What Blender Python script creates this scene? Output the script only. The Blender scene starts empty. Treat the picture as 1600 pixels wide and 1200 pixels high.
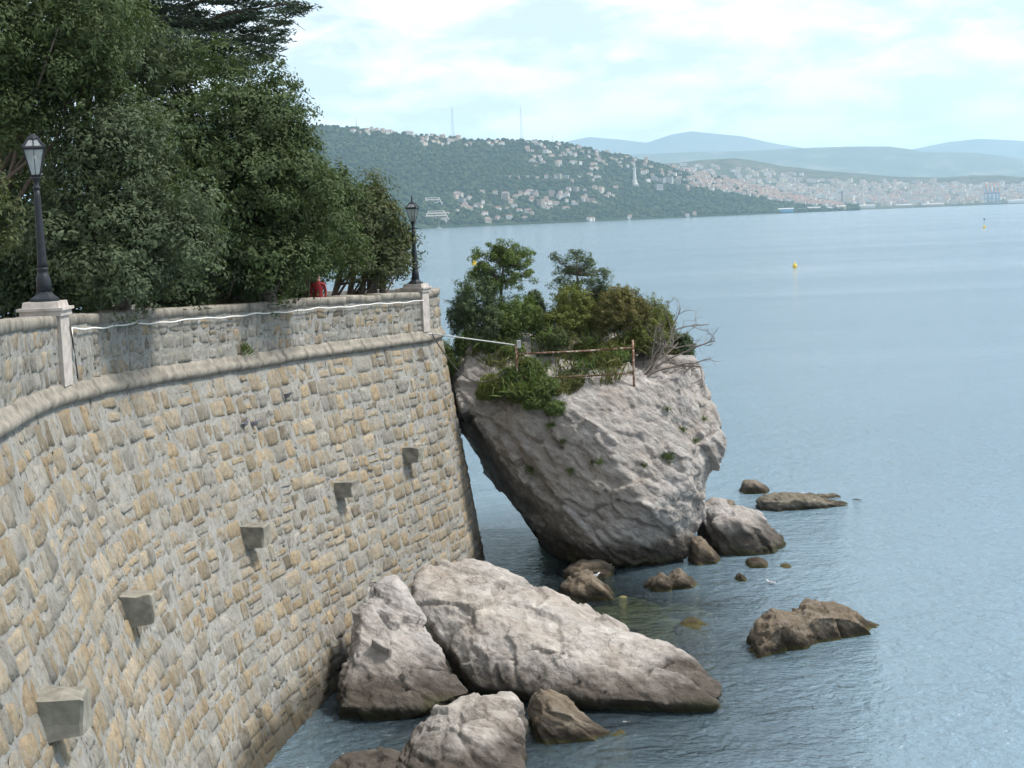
import bpy, bmesh, math
import numpy as np
from mathutils import Matrix, Vector

# ------------------------------------------------------------------ camera, sky, sun, exposure
sc = bpy.context.scene
COL = sc.collection
PI = math.pi
FPX = 2300.0                       # focal length in pixels of the 1600 px wide photograph
PITCH, ROLL, EYE = math.radians(6.35), math.radians(2.2), 11.6
_f = np.array([0, math.cos(PITCH), -math.sin(PITCH)])
_r0 = np.array([1., 0, 0]); _u0 = np.cross(_r0, _f)
_r = _r0*math.cos(ROLL) - _u0*math.sin(ROLL)
_u = _r0*math.sin(ROLL) + _u0*math.cos(ROLL)
CAM = np.array([0., 0., EYE])
cam_data = bpy.data.cameras.new('camera')
cam_data.sensor_width = 36.0
cam_data.lens = FPX/1600*36.0
cam_data.clip_start = 0.1
cam_data.clip_end = 90000
cam = bpy.data.objects.new('camera', cam_data)
COL.objects.link(cam)
cam.matrix_world = Matrix(((_r[0], _u[0], -_f[0], 0), (_r[1], _u[1], -_f[1], 0), (_r[2], _u[2], -_f[2], EYE), (0, 0, 0, 1)))
sc.camera = cam

SUN_ELEV, SUN_AZ = math.radians(56), math.radians(88)     # azimuth measured from +Y (view) towards +X (right)
w = bpy.data.worlds.new('World'); sc.world = w; w.use_nodes = True
nt = w.node_tree; nt.nodes.clear()
def N(nt, t, **kw):
    n = nt.nodes.new(t)
    for k, v in kw.items():
        if k in n.inputs.keys(): n.inputs[k].default_value = v
        else: setattr(n, k, v)
    return n
L = lambda nt, a, b: nt.links.new(a, b)
sky = N(nt, 'ShaderNodeTexSky', sky_type='NISHITA', sun_disc=False, sun_elevation=SUN_ELEV, sun_rotation=SUN_AZ, air_density=1.0, dust_density=1.2, ozone_density=1.0)
tc = N(nt, 'ShaderNodeTexCoord')
mp = N(nt, 'ShaderNodeMapping'); mp.inputs['Scale'].default_value = (1, 1, 2.8)
n1 = N(nt, 'ShaderNodeTexNoise', Scale=13.0, Detail=10.0, Roughness=0.58, Distortion=0.25)
L(nt, tc.outputs['Generated'], mp.inputs['Vector']); L(nt, mp.outputs['Vector'], n1.inputs['Vector'])
cr = N(nt, 'ShaderNodeValToRGB')
cr.color_ramp.elements[0].position = 0.42; cr.color_ramp.elements[0].color = (0.38, 0.38, 0.38, 1)
cr.color_ramp.elements[1].position = 0.60; cr.color_ramp.elements[1].color = (0.95, 0.95, 0.95, 1)
L(nt, n1.outputs['Fac'], cr.inputs['Fac'])
mx = N(nt, 'ShaderNodeMix', data_type='RGBA')
mx.inputs[7].default_value = (10.6, 11.0, 11.3, 1)       # thin bright cloud
L(nt, cr.outputs['Color'], mx.inputs[0]); L(nt, sky.outputs['Color'], mx.inputs[6])
bg = N(nt, 'ShaderNodeBackground', Strength=0.085)
out = N(nt, 'ShaderNodeOutputWorld')
L(nt, mx.outputs[2], bg.inputs['Color']); L(nt, bg.outputs['Background'], out.inputs['Surface'])

sd = bpy.data.lights.new('sun', 'SUN'); sd.energy = 3.0; sd.angle = math.radians(9); sd.color = (1.0, 0.94, 0.86)
sun = bpy.data.objects.new('sun', sd); COL.objects.link(sun)
_sd = Vector((math.sin(SUN_AZ)*math.cos(SUN_ELEV), math.cos(SUN_AZ)*math.cos(SUN_ELEV), math.sin(SUN_ELEV)))
sun.rotation_euler = _sd.to_track_quat('Z', 'Y').to_euler()
sun.location = (60, 20, 80)
vs = sc.view_settings
vs.view_transform = 'Standard'; vs.look = 'None'; vs.exposure = 0.66; vs.gamma = 1.0; vs.use_curve_mapping = False
sc.render.engine = 'CYCLES'
cy = sc.cycles
cy.use_denoising = True
cy.use_adaptive_sampling = True; cy.adaptive_threshold = 0.02
try: cy.denoiser = 'OPENIMAGEDENOISE'
except Exception: pass
cy.max_bounces = 8; cy.diffuse_bounces = 3; cy.glossy_bounces = 3; cy.transmission_bounces = 4
cy.transparent_max_bounces = 12; cy.volume_bounces = 2
cy.caustics_reflective = False; cy.caustics_refractive = False

# ------------------------------------------------------------------ pixel <-> place helpers (measuring the photograph)
def ray(px, py): return _f + _r*(px-800)/FPX - _u*(py-600)/FPX
def aty(px, py, Y):
    v = ray(px, py); return CAM + v*(Y/v[1])
def atz(px, py, z=0.0):
    v = ray(px, py); return CAM + v*((z-EYE)/v[2])
def proj(P):
    v = np.asarray(P, float) - CAM; wz = v @ _f
    return 800 + FPX*(v @ _r)/wz, 600 - FPX*(v @ _u)/wz
rng = np.random.default_rng(11)

# ------------------------------------------------------------------ numpy noise
def _hash(ix, iy, iz, k=0):
    h = (ix.astype(np.int64)*374761393 + iy.astype(np.int64)*668265263 + iz.astype(np.int64)*2147483647 + k*974634777) & 0xffffffff
    h = ((h ^ (h >> 13))*1274126177) & 0xffffffff
    h = ((h ^ (h >> 16))*2246822519) & 0xffffffff
    return ((h ^ (h >> 15)) & 0xffffff)/float(0xffffff)
def vnoise(P, k=0):
    P = np.asarray(P, float); i = np.floor(P).astype(np.int64); f = P - i; f = f*f*(3-2*f)
    r = 0
    for dx in (0, 1):
        for dy in (0, 1):
            for dz in (0, 1):
                wgt = (f[:, 0] if dx else 1-f[:, 0])*(f[:, 1] if dy else 1-f[:, 1])*(f[:, 2] if dz else 1-f[:, 2])
                r = r + wgt*_hash(i[:, 0]+dx, i[:, 1]+dy, i[:, 2]+dz, k)
    return r*2-1
def fbm(P, oct=4, k=0, gain=0.5):
    P = np.asarray(P, float); r = 0; a = 1.0
    for o in range(oct):
        r = r + a*vnoise(P*(2.03**o) + 17.3*o, k+o); a *= gain
    return r
def facet(P, k=0, tilt=0.9, edge=False):
    """chipped rock: every cell of a cellular pattern is a tilted flat facet"""
    P = np.asarray(P, float); i = np.floor(P).astype(np.int64)
    best = np.full(len(P), 1e9); sec = np.full(len(P), 1e9); val = np.zeros(len(P))
    for dx in (-1, 0, 1):
        for dy in (-1, 0, 1):
            for dz in (-1, 0, 1):
                c = i + np.array([dx, dy, dz])
                q = np.stack([c[:, a] + _hash(c[:, 0], c[:, 1], c[:, 2], k+a+1) for a in range(3)], 1)
                d = P - q; dd = (d*d).sum(1)
                n = np.stack([_hash(c[:, 0], c[:, 1], c[:, 2], k+a+5)*2-1 for a in range(3)], 1)
                v = _hash(c[:, 0], c[:, 1], c[:, 2], k+9)*2-1 + tilt*2*(d*n).sum(1)
                m = dd < best; sec = np.where(m, best, np.minimum(sec, dd)); best[m] = dd[m]; val[m] = v[m]
    return (val, np.sqrt(sec)-np.sqrt(best)) if edge else val

# ------------------------------------------------------------------ object helpers
def tag(o, label=None, cat=None, group=None, kind=None):
    if label: o['label'] = label
    if cat: o['category'] = cat
    if group: o['group'] = group
    if kind: o['kind'] = kind
    return o
def empty(name, loc=(0, 0, 0), label=None, cat=None, group=None):
    o = bpy.data.objects.new(name, None); COL.objects.link(o); o.location = tuple(map(float, loc))
    o.empty_display_size = 0.2
    return tag(o, label, cat, group)
def mk(name, V, Fc, mat, parent=None, smooth=False, col=None, mats=None, midx=None):
    """one mesh object; V in world space, made local to the parent"""
    V = np.asarray(V, float)
    loc = np.zeros(3)
    if parent is not None:
        p = parent; loc = np.zeros(3)
        while p is not None: loc = loc + np.array(p.location); p = p.parent
    me = bpy.data.meshes.new(name)
    Vl = V - loc
    if isinstance(Fc, np.ndarray):
        k = Fc.shape[1]; nf = len(Fc)
        me.vertices.add(len(Vl)); me.vertices.foreach_set('co', Vl.ravel())
        me.loops.add(nf*k); me.loops.foreach_set('vertex_index', Fc.astype(np.int32).ravel())
        me.polygons.add(nf); me.polygons.foreach_set('loop_start', np.arange(0, nf*k, k, dtype=np.int32))
        try: me.polygons.foreach_set('loop_total', np.full(nf, k, dtype=np.int32))
        except Exception: pass
        me.update(calc_edges=True)
    else:
        me.from_pydata([tuple(v) for v in Vl], [], Fc); me.update()
    if mats:
        for m in mats: me.materials.append(m)
        if midx is not None: me.polygons.foreach_set('material_index', np.asarray(midx, dtype=np.int32))
    elif mat is not None: me.materials.append(mat)
    if smooth: me.polygons.foreach_set('use_smooth', np.ones(len(me.polygons), dtype=bool))
    if col is not None:
        a = me.attributes.new('tint', 'FLOAT_COLOR', 'POINT')
        c = np.ones((len(V), 4)); c[:, :3] = col; a.data.foreach_set('color', c.ravel())
    o = bpy.data.objects.new(name, me); COL.objects.link(o)
    if parent is not None: o.parent = parent
    return o
class MB:
    """collects pieces into one mesh"""
    def __init__(s): s.v = []; s.f = []; s.n = 0; s.m = []
    def add(s, V, Fc, m=0):
        V = np.asarray(V, float); s.v.append(V); s.f += [tuple(int(i)+s.n for i in f) for f in Fc]; s.m += [m]*len(Fc); s.n += len(V); return s
    def box(s, c, size, rz=0, m=0, taper=1.0):
        x, y, z = [q/2 for q in size]; t = taper
        V = np.array([(-x,-y,-z),(x,-y,-z),(x,y,-z),(-x,y,-z),(-x*t,-y*t,z),(x*t,-y*t,z),(x*t,y*t,z),(-x*t,y*t,z)])
        ca, sa = math.cos(rz), math.sin(rz)
        V = V @ np.array([[ca, sa, 0], [-sa, ca, 0], [0, 0, 1]]) + np.asarray(c, float)
        return s.add(V, [(3,2,1,0),(4,5,6,7),(0,1,5,4),(1,2,6,5),(2,3,7,6),(3,0,4,7)], m)
    def lathe(s, c, prof, seg=16, m=0, rot=0.0):
        V = []; Fc = []
        for (r, z) in prof:
            for k in range(seg):
                a = rot+2*PI*k/seg; V.append((c[0]+r*math.cos(a), c[1]+r*math.sin(a), c[2]+z))
        n = len(prof)
        for i in range(n-1):
            for k in range(seg):
                k2 = (k+1) % seg; Fc.append((i*seg+k, i*seg+k2, (i+1)*seg+k2, (i+1)*seg+k))
        Fc.append(tuple(range(seg-1, -1, -1))); Fc.append(tuple((n-1)*seg+k for k in range(seg)))
        return s.add(V, Fc, m)
    def tube(s, pts, rad, seg=6, m=0):
        pts = [np.asarray(p, float) for p in pts]; n = len(pts)
        rad = [rad]*n if np.isscalar(rad) else list(rad)
        V = []; ref = np.array([0.31, 0.2, 0.93])
        for i in range(n):
            t = pts[min(i+1, n-1)] - pts[max(i-1, 0)]; t = t/(np.linalg.norm(t)+1e-9)
            a = np.cross(t, ref)
            if np.linalg.norm(a) < 0.1: a = np.cross(t, np.array([1., 0, 0]))
            a /= np.linalg.norm(a); b = np.cross(t, a)
            for k in range(seg):
                an = 2*PI*k/seg; V.append(pts[i] + rad[i]*(a*math.cos(an)+b*math.sin(an)))
        Fc = [(i*seg+k, i*seg+(k+1) % seg, (i+1)*seg+(k+1) % seg, (i+1)*seg+k) for i in range(n-1) for k in range(seg)]
        Fc.append(tuple(range(seg-1, -1, -1))); Fc.append(tuple((n-1)*seg+k for k in range(seg)))
        return s.add(V, Fc, m)
    def build(s, name, mat, parent=None, smooth=False, mats=None):
        return mk(name, np.concatenate(s.v), s.f, mat, parent, smooth, mats=mats, midx=s.m if mats else None)

# ------------------------------------------------------------------ materials
def new_mat(name):
    m = bpy.data.materials.new(name); m.use_nodes = True
    nt = m.node_tree; b = nt.nodes['Principled BSDF']
    return m, nt, b
def coords(nt, scale=(1, 1, 1)):
    g = N(nt, 'ShaderNodeNewGeometry'); mp = N(nt, 'ShaderNodeMapping'); mp.inputs['Scale'].default_value = scale
    L(nt, g.outputs['Position'], mp.inputs['Vector']); return mp.outputs['Vector'], g
def noise(nt, vec, scale, detail=5, rough=0.6, dist=0.0):
    n = N(nt, 'ShaderNodeTexNoise', Scale=scale, Detail=detail, Roughness=rough, Distortion=dist)
    if vec is not None: L(nt, vec, n.inputs['Vector'])
    return n.outputs['Fac']
def ramp(nt, fac, stops):
    r = N(nt, 'ShaderNodeValToRGB'); e = r.color_ramp.elements
    while len(e) < len(stops): e.new(0.5)
    for q, (p, c) in zip(e, stops):
        q.position = p; q.color = (c[0], c[1], c[2], 1) if not np.isscalar(c) else (c, c, c, 1)
    L(nt, fac, r.inputs['Fac']); return r.outputs['Color']
def mixc(nt, fac, a, b, mode='MIX'):
    m = N(nt, 'ShaderNodeMix', data_type='RGBA', blend_type=mode)
    for s, v in ((m.inputs[0], fac), (m.inputs[6], a), (m.inputs[7], b)):
        if isinstance(v, bpy.types.NodeSocket): L(nt, v, s)
        elif np.isscalar(v): s.default_value = v
        else: s.default_value = (v[0], v[1], v[2], 1)
    return m.outputs[2]
def math_(nt, op, a, b=None, clamp=False):
    m = N(nt, 'ShaderNodeMath', operation=op, use_clamp=clamp)
    for s, v in ((m.inputs[0], a), (m.inputs[1], b)):
        if v is None: continue
        if isinstance(v, bpy.types.NodeSocket): L(nt, v, s)
        else: s.default_value = v
    return m.outputs[0]
def bump(nt, b, h, strength=0.5, dist=0.05):
    n = N(nt, 'ShaderNodeBump', Strength=strength, Distance=dist); L(nt, h, n.inputs['Height']); L(nt, n.outputs['Normal'], b.inputs['Normal']); return n
def simple(name, c, rough=0.7, var=0.25, scale=6.0, metal=0.0, bmp=0.0):
    m, nt, b = new_mat(name); v, g = coords(nt)
    n = noise(nt, v, scale, 4)
    c = np.array(c)
    L(nt, ramp(nt, n, [(0.25, c*(1-var)), (0.75, np.minimum(c*(1+var), 1))]), b.inputs['Base Color'])
    b.inputs['Roughness'].default_value = rough; b.inputs['Metallic'].default_value = metal
    if bmp: bump(nt, b, n, bmp, 0.02)
    return m
M = {}
def rock_mat(name, light, mid, dark, tide_shade=0.75, warm=(0.30, 0.20, 0.11), algae=(0.030, 0.029, 0.012), patch=None):
    m, nt, b = new_mat(name); v, g = coords(nt)
    mpt = N(nt, 'ShaderNodeMapping', vector_type='TEXTURE'); mpt.inputs['Scale'].default_value = (1.35, 1.0, 0.62); mpt.inputs['Rotation'].default_value = (0.15, 0.62, 0.1)
    L(nt, g.outputs['Position'], mpt.inputs['Vector']); vt = mpt.outputs['Vector']
    big = noise(nt, v, 0.55, 6, 0.62, 0.6)
    fine = noise(nt, vt, 3.2, 10, 0.66, 0.6)
    c = ramp(nt, fine, [(0.28, dark), (0.46, mid), (0.66, light), (0.85, np.array(light)*1.15)])
    c = mixc(nt, ramp(nt, big, [(0.42, 0.0), (0.70, 0.5)]), c, warm)
    c = mixc(nt, ramp(nt, noise(nt, v, 0.9, 5, 0.7, 1.2), [(0.58, 0.0), (0.75, 0.45)]), c, (0.16, 0.15, 0.145))
    # cracks
    wv = N(nt, 'ShaderNodeTexVoronoi', feature='DISTANCE_TO_EDGE', Scale=1.15)
    dn = N(nt, 'ShaderNodeTexNoise', Scale=2.2, Detail=6.0); L(nt, v, dn.inputs['Vector'])
    av = N(nt, 'ShaderNodeVectorMath', operation='MULTIPLY_ADD'); av.inputs[1].default_value = (0.9, 0.9, 0.9)
    L(nt, dn.outputs['Color'], av.inputs[0]); L(nt, vt, av.inputs[2]); L(nt, av.outputs[0], wv.inputs['Vector'])
    ck = ramp(nt, wv.outputs['Distance'], [(0.0, 1.0), (0.035, 0.0)])
    ckm = math_(nt, 'MULTIPLY', ck, ramp(nt, noise(nt, v, 0.7, 3), [(0.50, 0.0), (0.68, 0.4)]))
    c = mixc(nt, ckm, c, (0.07, 0.06, 0.05))
    if patch: c = mixc(nt, ramp(nt, noise(nt, v, 1.5, 5, .6, .4), [(patch, 0.0), (patch+.03, .9)]), c, (.66, .65, .62))
    # tide band: wet brown stain and algae, deepened to paint shade at the foot
    sp = N(nt, 'ShaderNodeSeparateXYZ'); L(nt, g.outputs['Position'], sp.inputs[0])
    h = math_(nt, 'ADD', sp.outputs['Z'], math_(nt, 'MULTIPLY', math_(nt, 'SUBTRACT', noise(nt, v, 1.3, 5), 0.5), tide_shade*1.3))
    t1 = N(nt, 'ShaderNodeMapRange', interpolation_type='SMOOTHSTEP'); L(nt, h, t1.inputs['Value'])
    t1.inputs['From Min'].default_value = tide_shade*1.4; t1.inputs['From Max'].default_value = tide_shade*0.6
    c = mixc(nt, math_(nt, 'MULTIPLY', t1.outputs[0], 0.86), c, mixc(nt, fine, (0.016, 0.012, 0.009), (0.075, 0.058, 0.040)))
    t2 = N(nt, 'ShaderNodeMapRange', interpolation_type='SMOOTHSTEP'); L(nt, h, t2.inputs['Value'])
    t2.inputs['From Min'].default_value = tide_shade*0.45; t2.inputs['From Max'].default_value = tide_shade*0.05
    c = mixc(nt, math_(nt, 'MULTIPLY', t2.outputs[0], 0.85), c, mixc(nt, fine, algae, np.array(algae)*2.2))
    def chips(scale):
        wd = N(nt, 'ShaderNodeTexNoise', Scale=scale*.9, Detail=4.0); L(nt, v, wd.inputs['Vector'])
        wa = N(nt, 'ShaderNodeVectorMath', operation='MULTIPLY_ADD'); wa.inputs[1].default_value = (.5/scale*2,)*3; L(nt, wd.outputs['Color'], wa.inputs[0]); L(nt, vt, wa.inputs[2])
        q = N(nt, 'ShaderNodeTexVoronoi', Scale=scale); L(nt, wa.outputs[0], q.inputs['Vector']); s_ = N(nt, 'ShaderNodeSeparateColor'); L(nt, q.outputs['Color'], s_.inputs[0])
        return math_(nt, 'ADD', s_.outputs[0], math_(nt, 'MULTIPLY', q.outputs['Distance'], -0.9))
    ch1, ch2 = chips(2.4), chips(6.5)
    c = mixc(nt, 1.0, c, ramp(nt, ch1, [(0.0, 0.88), (0.8, 1.10)]), 'MULTIPLY')
    L(nt, c, b.inputs['Base Color'])
    b.inputs['Roughness'].default_value = 0.9; b.inputs['Specular IOR Level'].default_value = 0.25
    hh = math_(nt, 'ADD', math_(nt, 'MULTIPLY', ch1, .30), math_(nt, 'MULTIPLY', ch2, .26)); hh = math_(nt, 'ADD', hh, math_(nt, 'MULTIPLY', fine, .55)); hh = math_(nt, 'SUBTRACT', math_(nt, 'ADD', hh, math_(nt, 'MULTIPLY', noise(nt, v, 14, 6, 0.75), 0.5)), math_(nt, 'MULTIPLY', ckm, 0.5))
    bump(nt, b, hh, 0.8, 0.13)
    return m
M['limestone'] = rock_mat('limestone', (0.50, 0.475, 0.45), (0.385, 0.36, 0.34), (0.19, 0.17, 0.157), tide_shade=0.95, warm=(0.27, 0.215, 0.165))
M['pale_limestone'] = rock_mat('pale_limestone', (0.54, 0.51, 0.475), (0.42, 0.39, 0.36), (0.22, 0.195, 0.175), tide_shade=0.75, warm=(0.33, 0.265, 0.205), patch=.74)
M['wet_rock'] = rock_mat('wet_rock', (0.24, 0.205, 0.165), (0.165, 0.135, 0.10), (0.07, 0.055, 0.042), tide_shade=0.30, warm=(0.17, 0.12, 0.07), algae=(0.05, 0.045, 0.014))

M['weed_rock'] = simple('weed_covered_rock', (0.16, 0.14, 0.05), 0.95, 0.5, 2.0, bmp=0.5)
M['reef'] = rock_mat('reef_rock', (0.22, 0.20, 0.165), (0.15, 0.135, 0.105), (0.07, 0.06, 0.045), tide_shade=0.12, warm=(0.15, 0.12, 0.07), patch=.62)
def stone_mat():
    m, nt, b = new_mat('wall_stone'); v, g = coords(nt)
    at = N(nt, 'ShaderNodeAttribute', attribute_name='tint')
    n1 = noise(nt, v, 9.0, 7, 0.7, 0.4); n2 = noise(nt, v, 38.0, 4, 0.7)
    c = mixc(nt, 1.0, at.outputs['Color'], ramp(nt, n1, [(0.25, 0.42), (0.5, 0.95), (0.75, 1.35)]), 'MULTIPLY')
    grey = ramp(nt, noise(nt, v, 2.1, 6, 0.72, 0.5), [(0.5, 0.0), (0.68, 0.75)])
    c = mixc(nt, grey, c, (0.30, 0.295, 0.265))
    sp = N(nt, 'ShaderNodeSeparateXYZ'); L(nt, g.outputs['Position'], sp.inputs[0])
    h = math_(nt, 'ADD', sp.outputs['Z'], math_(nt, 'MULTIPLY', math_(nt, 'SUBTRACT', noise(nt, v, 1.0, 4), 0.5), 1.2))
    t1 = N(nt, 'ShaderNodeMapRange', interpolation_type='SMOOTHSTEP'); L(nt, h, t1.inputs['Value'])
    t1.inputs['From Min'].default_value = 1.25; t1.inputs['From Max'].default_value = 0.3
    c = mixc(nt, math_(nt, 'MULTIPLY', t1.outputs[0], 0.85), c, (0.045, 0.038, 0.024))
    vs_, _ = coords(nt, (1.0, 1.0, 0.16)); c = mixc(nt, 1.0, c, ramp(nt, noise(nt, vs_, 1.1, 5, 0.65), [(0.35, 0.84), (0.62, 1.04)]), 'MULTIPLY')
    L(nt, c, b.inputs['Base Color']); b.inputs['Roughness'].default_value = 0.92; b.inputs['Specular IOR Level'].default_value = 0.2
    bump(nt, b, math_(nt, 'ADD', n1, math_(nt, 'MULTIPLY', n2, 0.4)), 0.7, 0.05)
    return m
M['stone'] = stone_mat()
def mortar_mat():
    m, nt, b = new_mat('mortar'); v, g = coords(nt)
    n1 = noise(nt, v, 6.0, 8, 0.72, 0.3); n2 = noise(nt, v, 0.8, 5, 0.6)
    c = ramp(nt, n1, [(0.28, (0.13, 0.125, 0.11)), (0.45, (0.275, 0.272, 0.25)), (0.70, (0.40, 0.395, 0.375))])
    c = mixc(nt, ramp(nt, n2, [(0.45, 0.0), (0.75, 0.5)]), c, (0.27, 0.25, 0.20))
    sp = N(nt, 'ShaderNodeSeparateXYZ'); L(nt, g.outputs['Position'], sp.inputs[0])
    h = math_(nt, 'ADD', sp.outputs['Z'], math_(nt, 'MULTIPLY', math_(nt, 'SUBTRACT', noise(nt, v, 1.0, 4), 0.5), 1.2))
    t1 = N(nt, 'ShaderNodeMapRange', interpolation_type='SMOOTHSTEP'); L(nt, h, t1.inputs['Value'])
    t1.inputs['From Min'].default_value = 1.25; t1.inputs['From Max'].default_value = 0.3
    c = mixc(nt, math_(nt, 'MULTIPLY', t1.outputs[0], 0.85), c, (0.04, 0.036, 0.024))
    vs_, _ = coords(nt, (1.0, 1.0, 0.16)); c = mixc(nt, 1.0, c, ramp(nt, noise(nt, vs_, 1.1, 5, 0.65), [(0.35, 0.84), (0.62, 1.04)]), 'MULTIPLY')
    c = mixc(nt, 1.0, c, ramp(nt, noise(nt, v, 4.5, 5, .6, .6), [(0.33, 0.30), (0.40, 1.0)]), 'MULTIPLY')
    L(nt, c, b.inputs['Base Color']); b.inputs['Roughness'].default_value = 0.95; b.inputs['Specular IOR Level'].default_value = 0.15
    bump(nt, b, math_(nt, 'ADD', n1, math_(nt, 'MULTIPLY', noise(nt, v, 30, 4), 0.4)), 0.8, 0.05)
    return m
M['mortar'] = mortar_mat()
M['moulding'] = simple('weathered_moulding', (0.235, 0.215, 0.18), 0.9, 0.5, 4.0, bmp=0.7)
M['corbel'] = simple('grey_sandstone', (0.215, 0.205, 0.17), 0.95, 0.5, 3.5, bmp=0.9)
M['pale_stone'] = simple('pale_dressed_stone', (0.44, 0.40, 0.365), 0.85, 0.3, 5.0, bmp=0.5)
M['iron'] = simple('dark_cast_iron', (0.022, 0.027, 0.033), 0.45, 0.3, 12.0)
M['iron'].node_tree.nodes['Principled BSDF'].inputs['Specular IOR Level'].default_value = 0.25
M['white_paint'] = simple('white_cable', (0.78, 0.78, 0.76), 0.5, 0.08)
M['black_rubber'] = simple('dark_cable', (0.06, 0.05, 0.045), 0.7, 0.2)
M['galvanised'] = simple('grey_pipe', (0.45, 0.46, 0.46), 0.5, 0.15)
def rust_mat():
    m, nt, b = new_mat('rusty_white_paint'); v, g = coords(nt)
    n = noise(nt, v, 9.0, 6, 0.7)
    L(nt, ramp(nt, n, [(0.38, (0.12, 0.048, 0.024)), (0.53, (0.23, 0.115, 0.07)), (0.60, (0.46, 0.41, 0.36))]), b.inputs['Base Color'])
    b.inputs['Roughness'].default_value = 0.8; bump(nt, b, n, 0.4, 0.01); return m
M['rust'] = rust_mat()
def glass_mat():
    m, nt, b = new_mat('lantern_glass'); nt.nodes.remove(b)
    o = nt.nodes['Material Output']
    t = N(nt, 'ShaderNodeBsdfTransparent'); t.inputs['Color'].default_value = (0.75, 0.8, 0.8, 1)
    d = N(nt, 'ShaderNodeBsdfDiffuse'); d.inputs['Color'].default_value = (0.62, 0.66, 0.66, 1)
    g = N(nt, 'ShaderNodeBsdfGlossy'); g.inputs['Roughness'].default_value = 0.12
    a = N(nt, 'ShaderNodeMixShader'); a.inputs[0].default_value = 0.38
    L(nt, t.outputs[0], a.inputs[1]); L(nt, d.outputs[0], a.inputs[2])
    c = N(nt, 'ShaderNodeMixShader'); c.inputs[0].default_value = 0.18
    L(nt, a.outputs[0], c.inputs[1]); L(nt, g.outputs[0], c.inputs[2]); L(nt, c.outputs[0], o.inputs['Surface'])
    return m
M['glass'] = glass_mat()
def leaf_mat(name, a, b_, c_, trans=0.25, rough=0.6):
    m, nt, b = new_mat(name); v, g = coords(nt)
    o = nt.nodes['Material Output']
    col = ramp(nt, g.outputs['Random Per Island'], [(0.0, a), (0.55, b_), (1.0, c_)])
    col = mixc(nt, 1.0, col, ramp(nt, noise(nt, v, 0.9, 4, 0.6), [(0.3, 0.72), (0.7, 1.25)]), 'MULTIPLY')
    L(nt, col, b.inputs['Base Color']); b.inputs['Roughness'].default_value = rough
    b.inputs['Specular IOR Level'].default_value = 0.12
    t = N(nt, 'ShaderNodeBsdfTranslucent'); L(nt, mixc(nt, 1.0, col, (1.3, 1.4, 0.7), 'MULTIPLY'), t.inputs['Color'])
    s = N(nt, 'ShaderNodeMixShader'); s.inputs[0].default_value = trans
    L(nt, b.outputs[0], s.inputs[1]); L(nt, t.outputs[0], s.inputs[2]); L(nt, s.outputs[0], o.inputs['Surface'])
    return m
M['oak_leaf'] = leaf_mat('holm_oak_leaf', (0.051, 0.076, 0.032), (0.065, 0.096, 0.039), (0.091, 0.125, 0.054))
M['oak_leaf_grey'] = leaf_mat('grey_green_leaf', (0.063, 0.088, 0.050), (0.081, 0.111, 0.062), (0.110, 0.143, 0.082))
M['oak_leaf_dark'] = leaf_mat('dark_green_leaf', (0.036, 0.056, 0.029), (0.047, 0.072, 0.035), (0.064, 0.092, 0.047))
M['oak_leaf_brown'] = leaf_mat('olive_brown_leaf', (0.066, 0.080, 0.038), (0.085, 0.102, 0.048), (0.114, 0.129, 0.065))
M['olive_leaf'] = leaf_mat('olive_yellow_leaf', (0.110, 0.115, 0.042), (0.140, 0.145, 0.055), (0.182, 0.178, 0.076))
M['needle'] = leaf_mat('cedar_needle', (0.047, 0.070, 0.049), (0.061, 0.086, 0.059), (0.081, 0.108, 0.073), 0.1)
M['bush_green'] = leaf_mat('bush_green_leaf', (0.083, 0.124, 0.038), (0.106, 0.153, 0.047), (0.142, 0.189, 0.063))
M['bush_yellow'] = leaf_mat('bush_yellow_leaf', (0.118, 0.138, 0.037), (0.147, 0.171, 0.047), (0.190, 0.203, 0.063))
M['bush_red'] = leaf_mat('bush_reddish_leaf', (0.116, 0.124, 0.042), (0.142, 0.144, 0.053), (0.198, 0.146, 0.060))
M['bush_blue'] = leaf_mat('bush_bluish_leaf', (0.073, 0.109, 0.055), (0.094, 0.132, 0.068), (0.130, 0.166, 0.091))
M['bark'] = simple('bark', (0.13, 0.105, 0.085), 0.95, 0.4, 14.0, bmp=0.6)
M['dead_wood'] = simple('dead_wood', (0.16, 0.135, 0.115), 0.95, 0.3, 14.0)
M['earth'] = simple('terrace_gravel', (0.26, 0.22, 0.17), 0.95, 0.25, 3.0, bmp=0.3)
M['yellow'] = simple('yellow_buoy', (0.72, 0.50, 0.04), 0.5, 0.15)
M['red_cloth'] = simple('red_cloth', (0.22, 0.012, 0.016), 0.85, 0.15)

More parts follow.
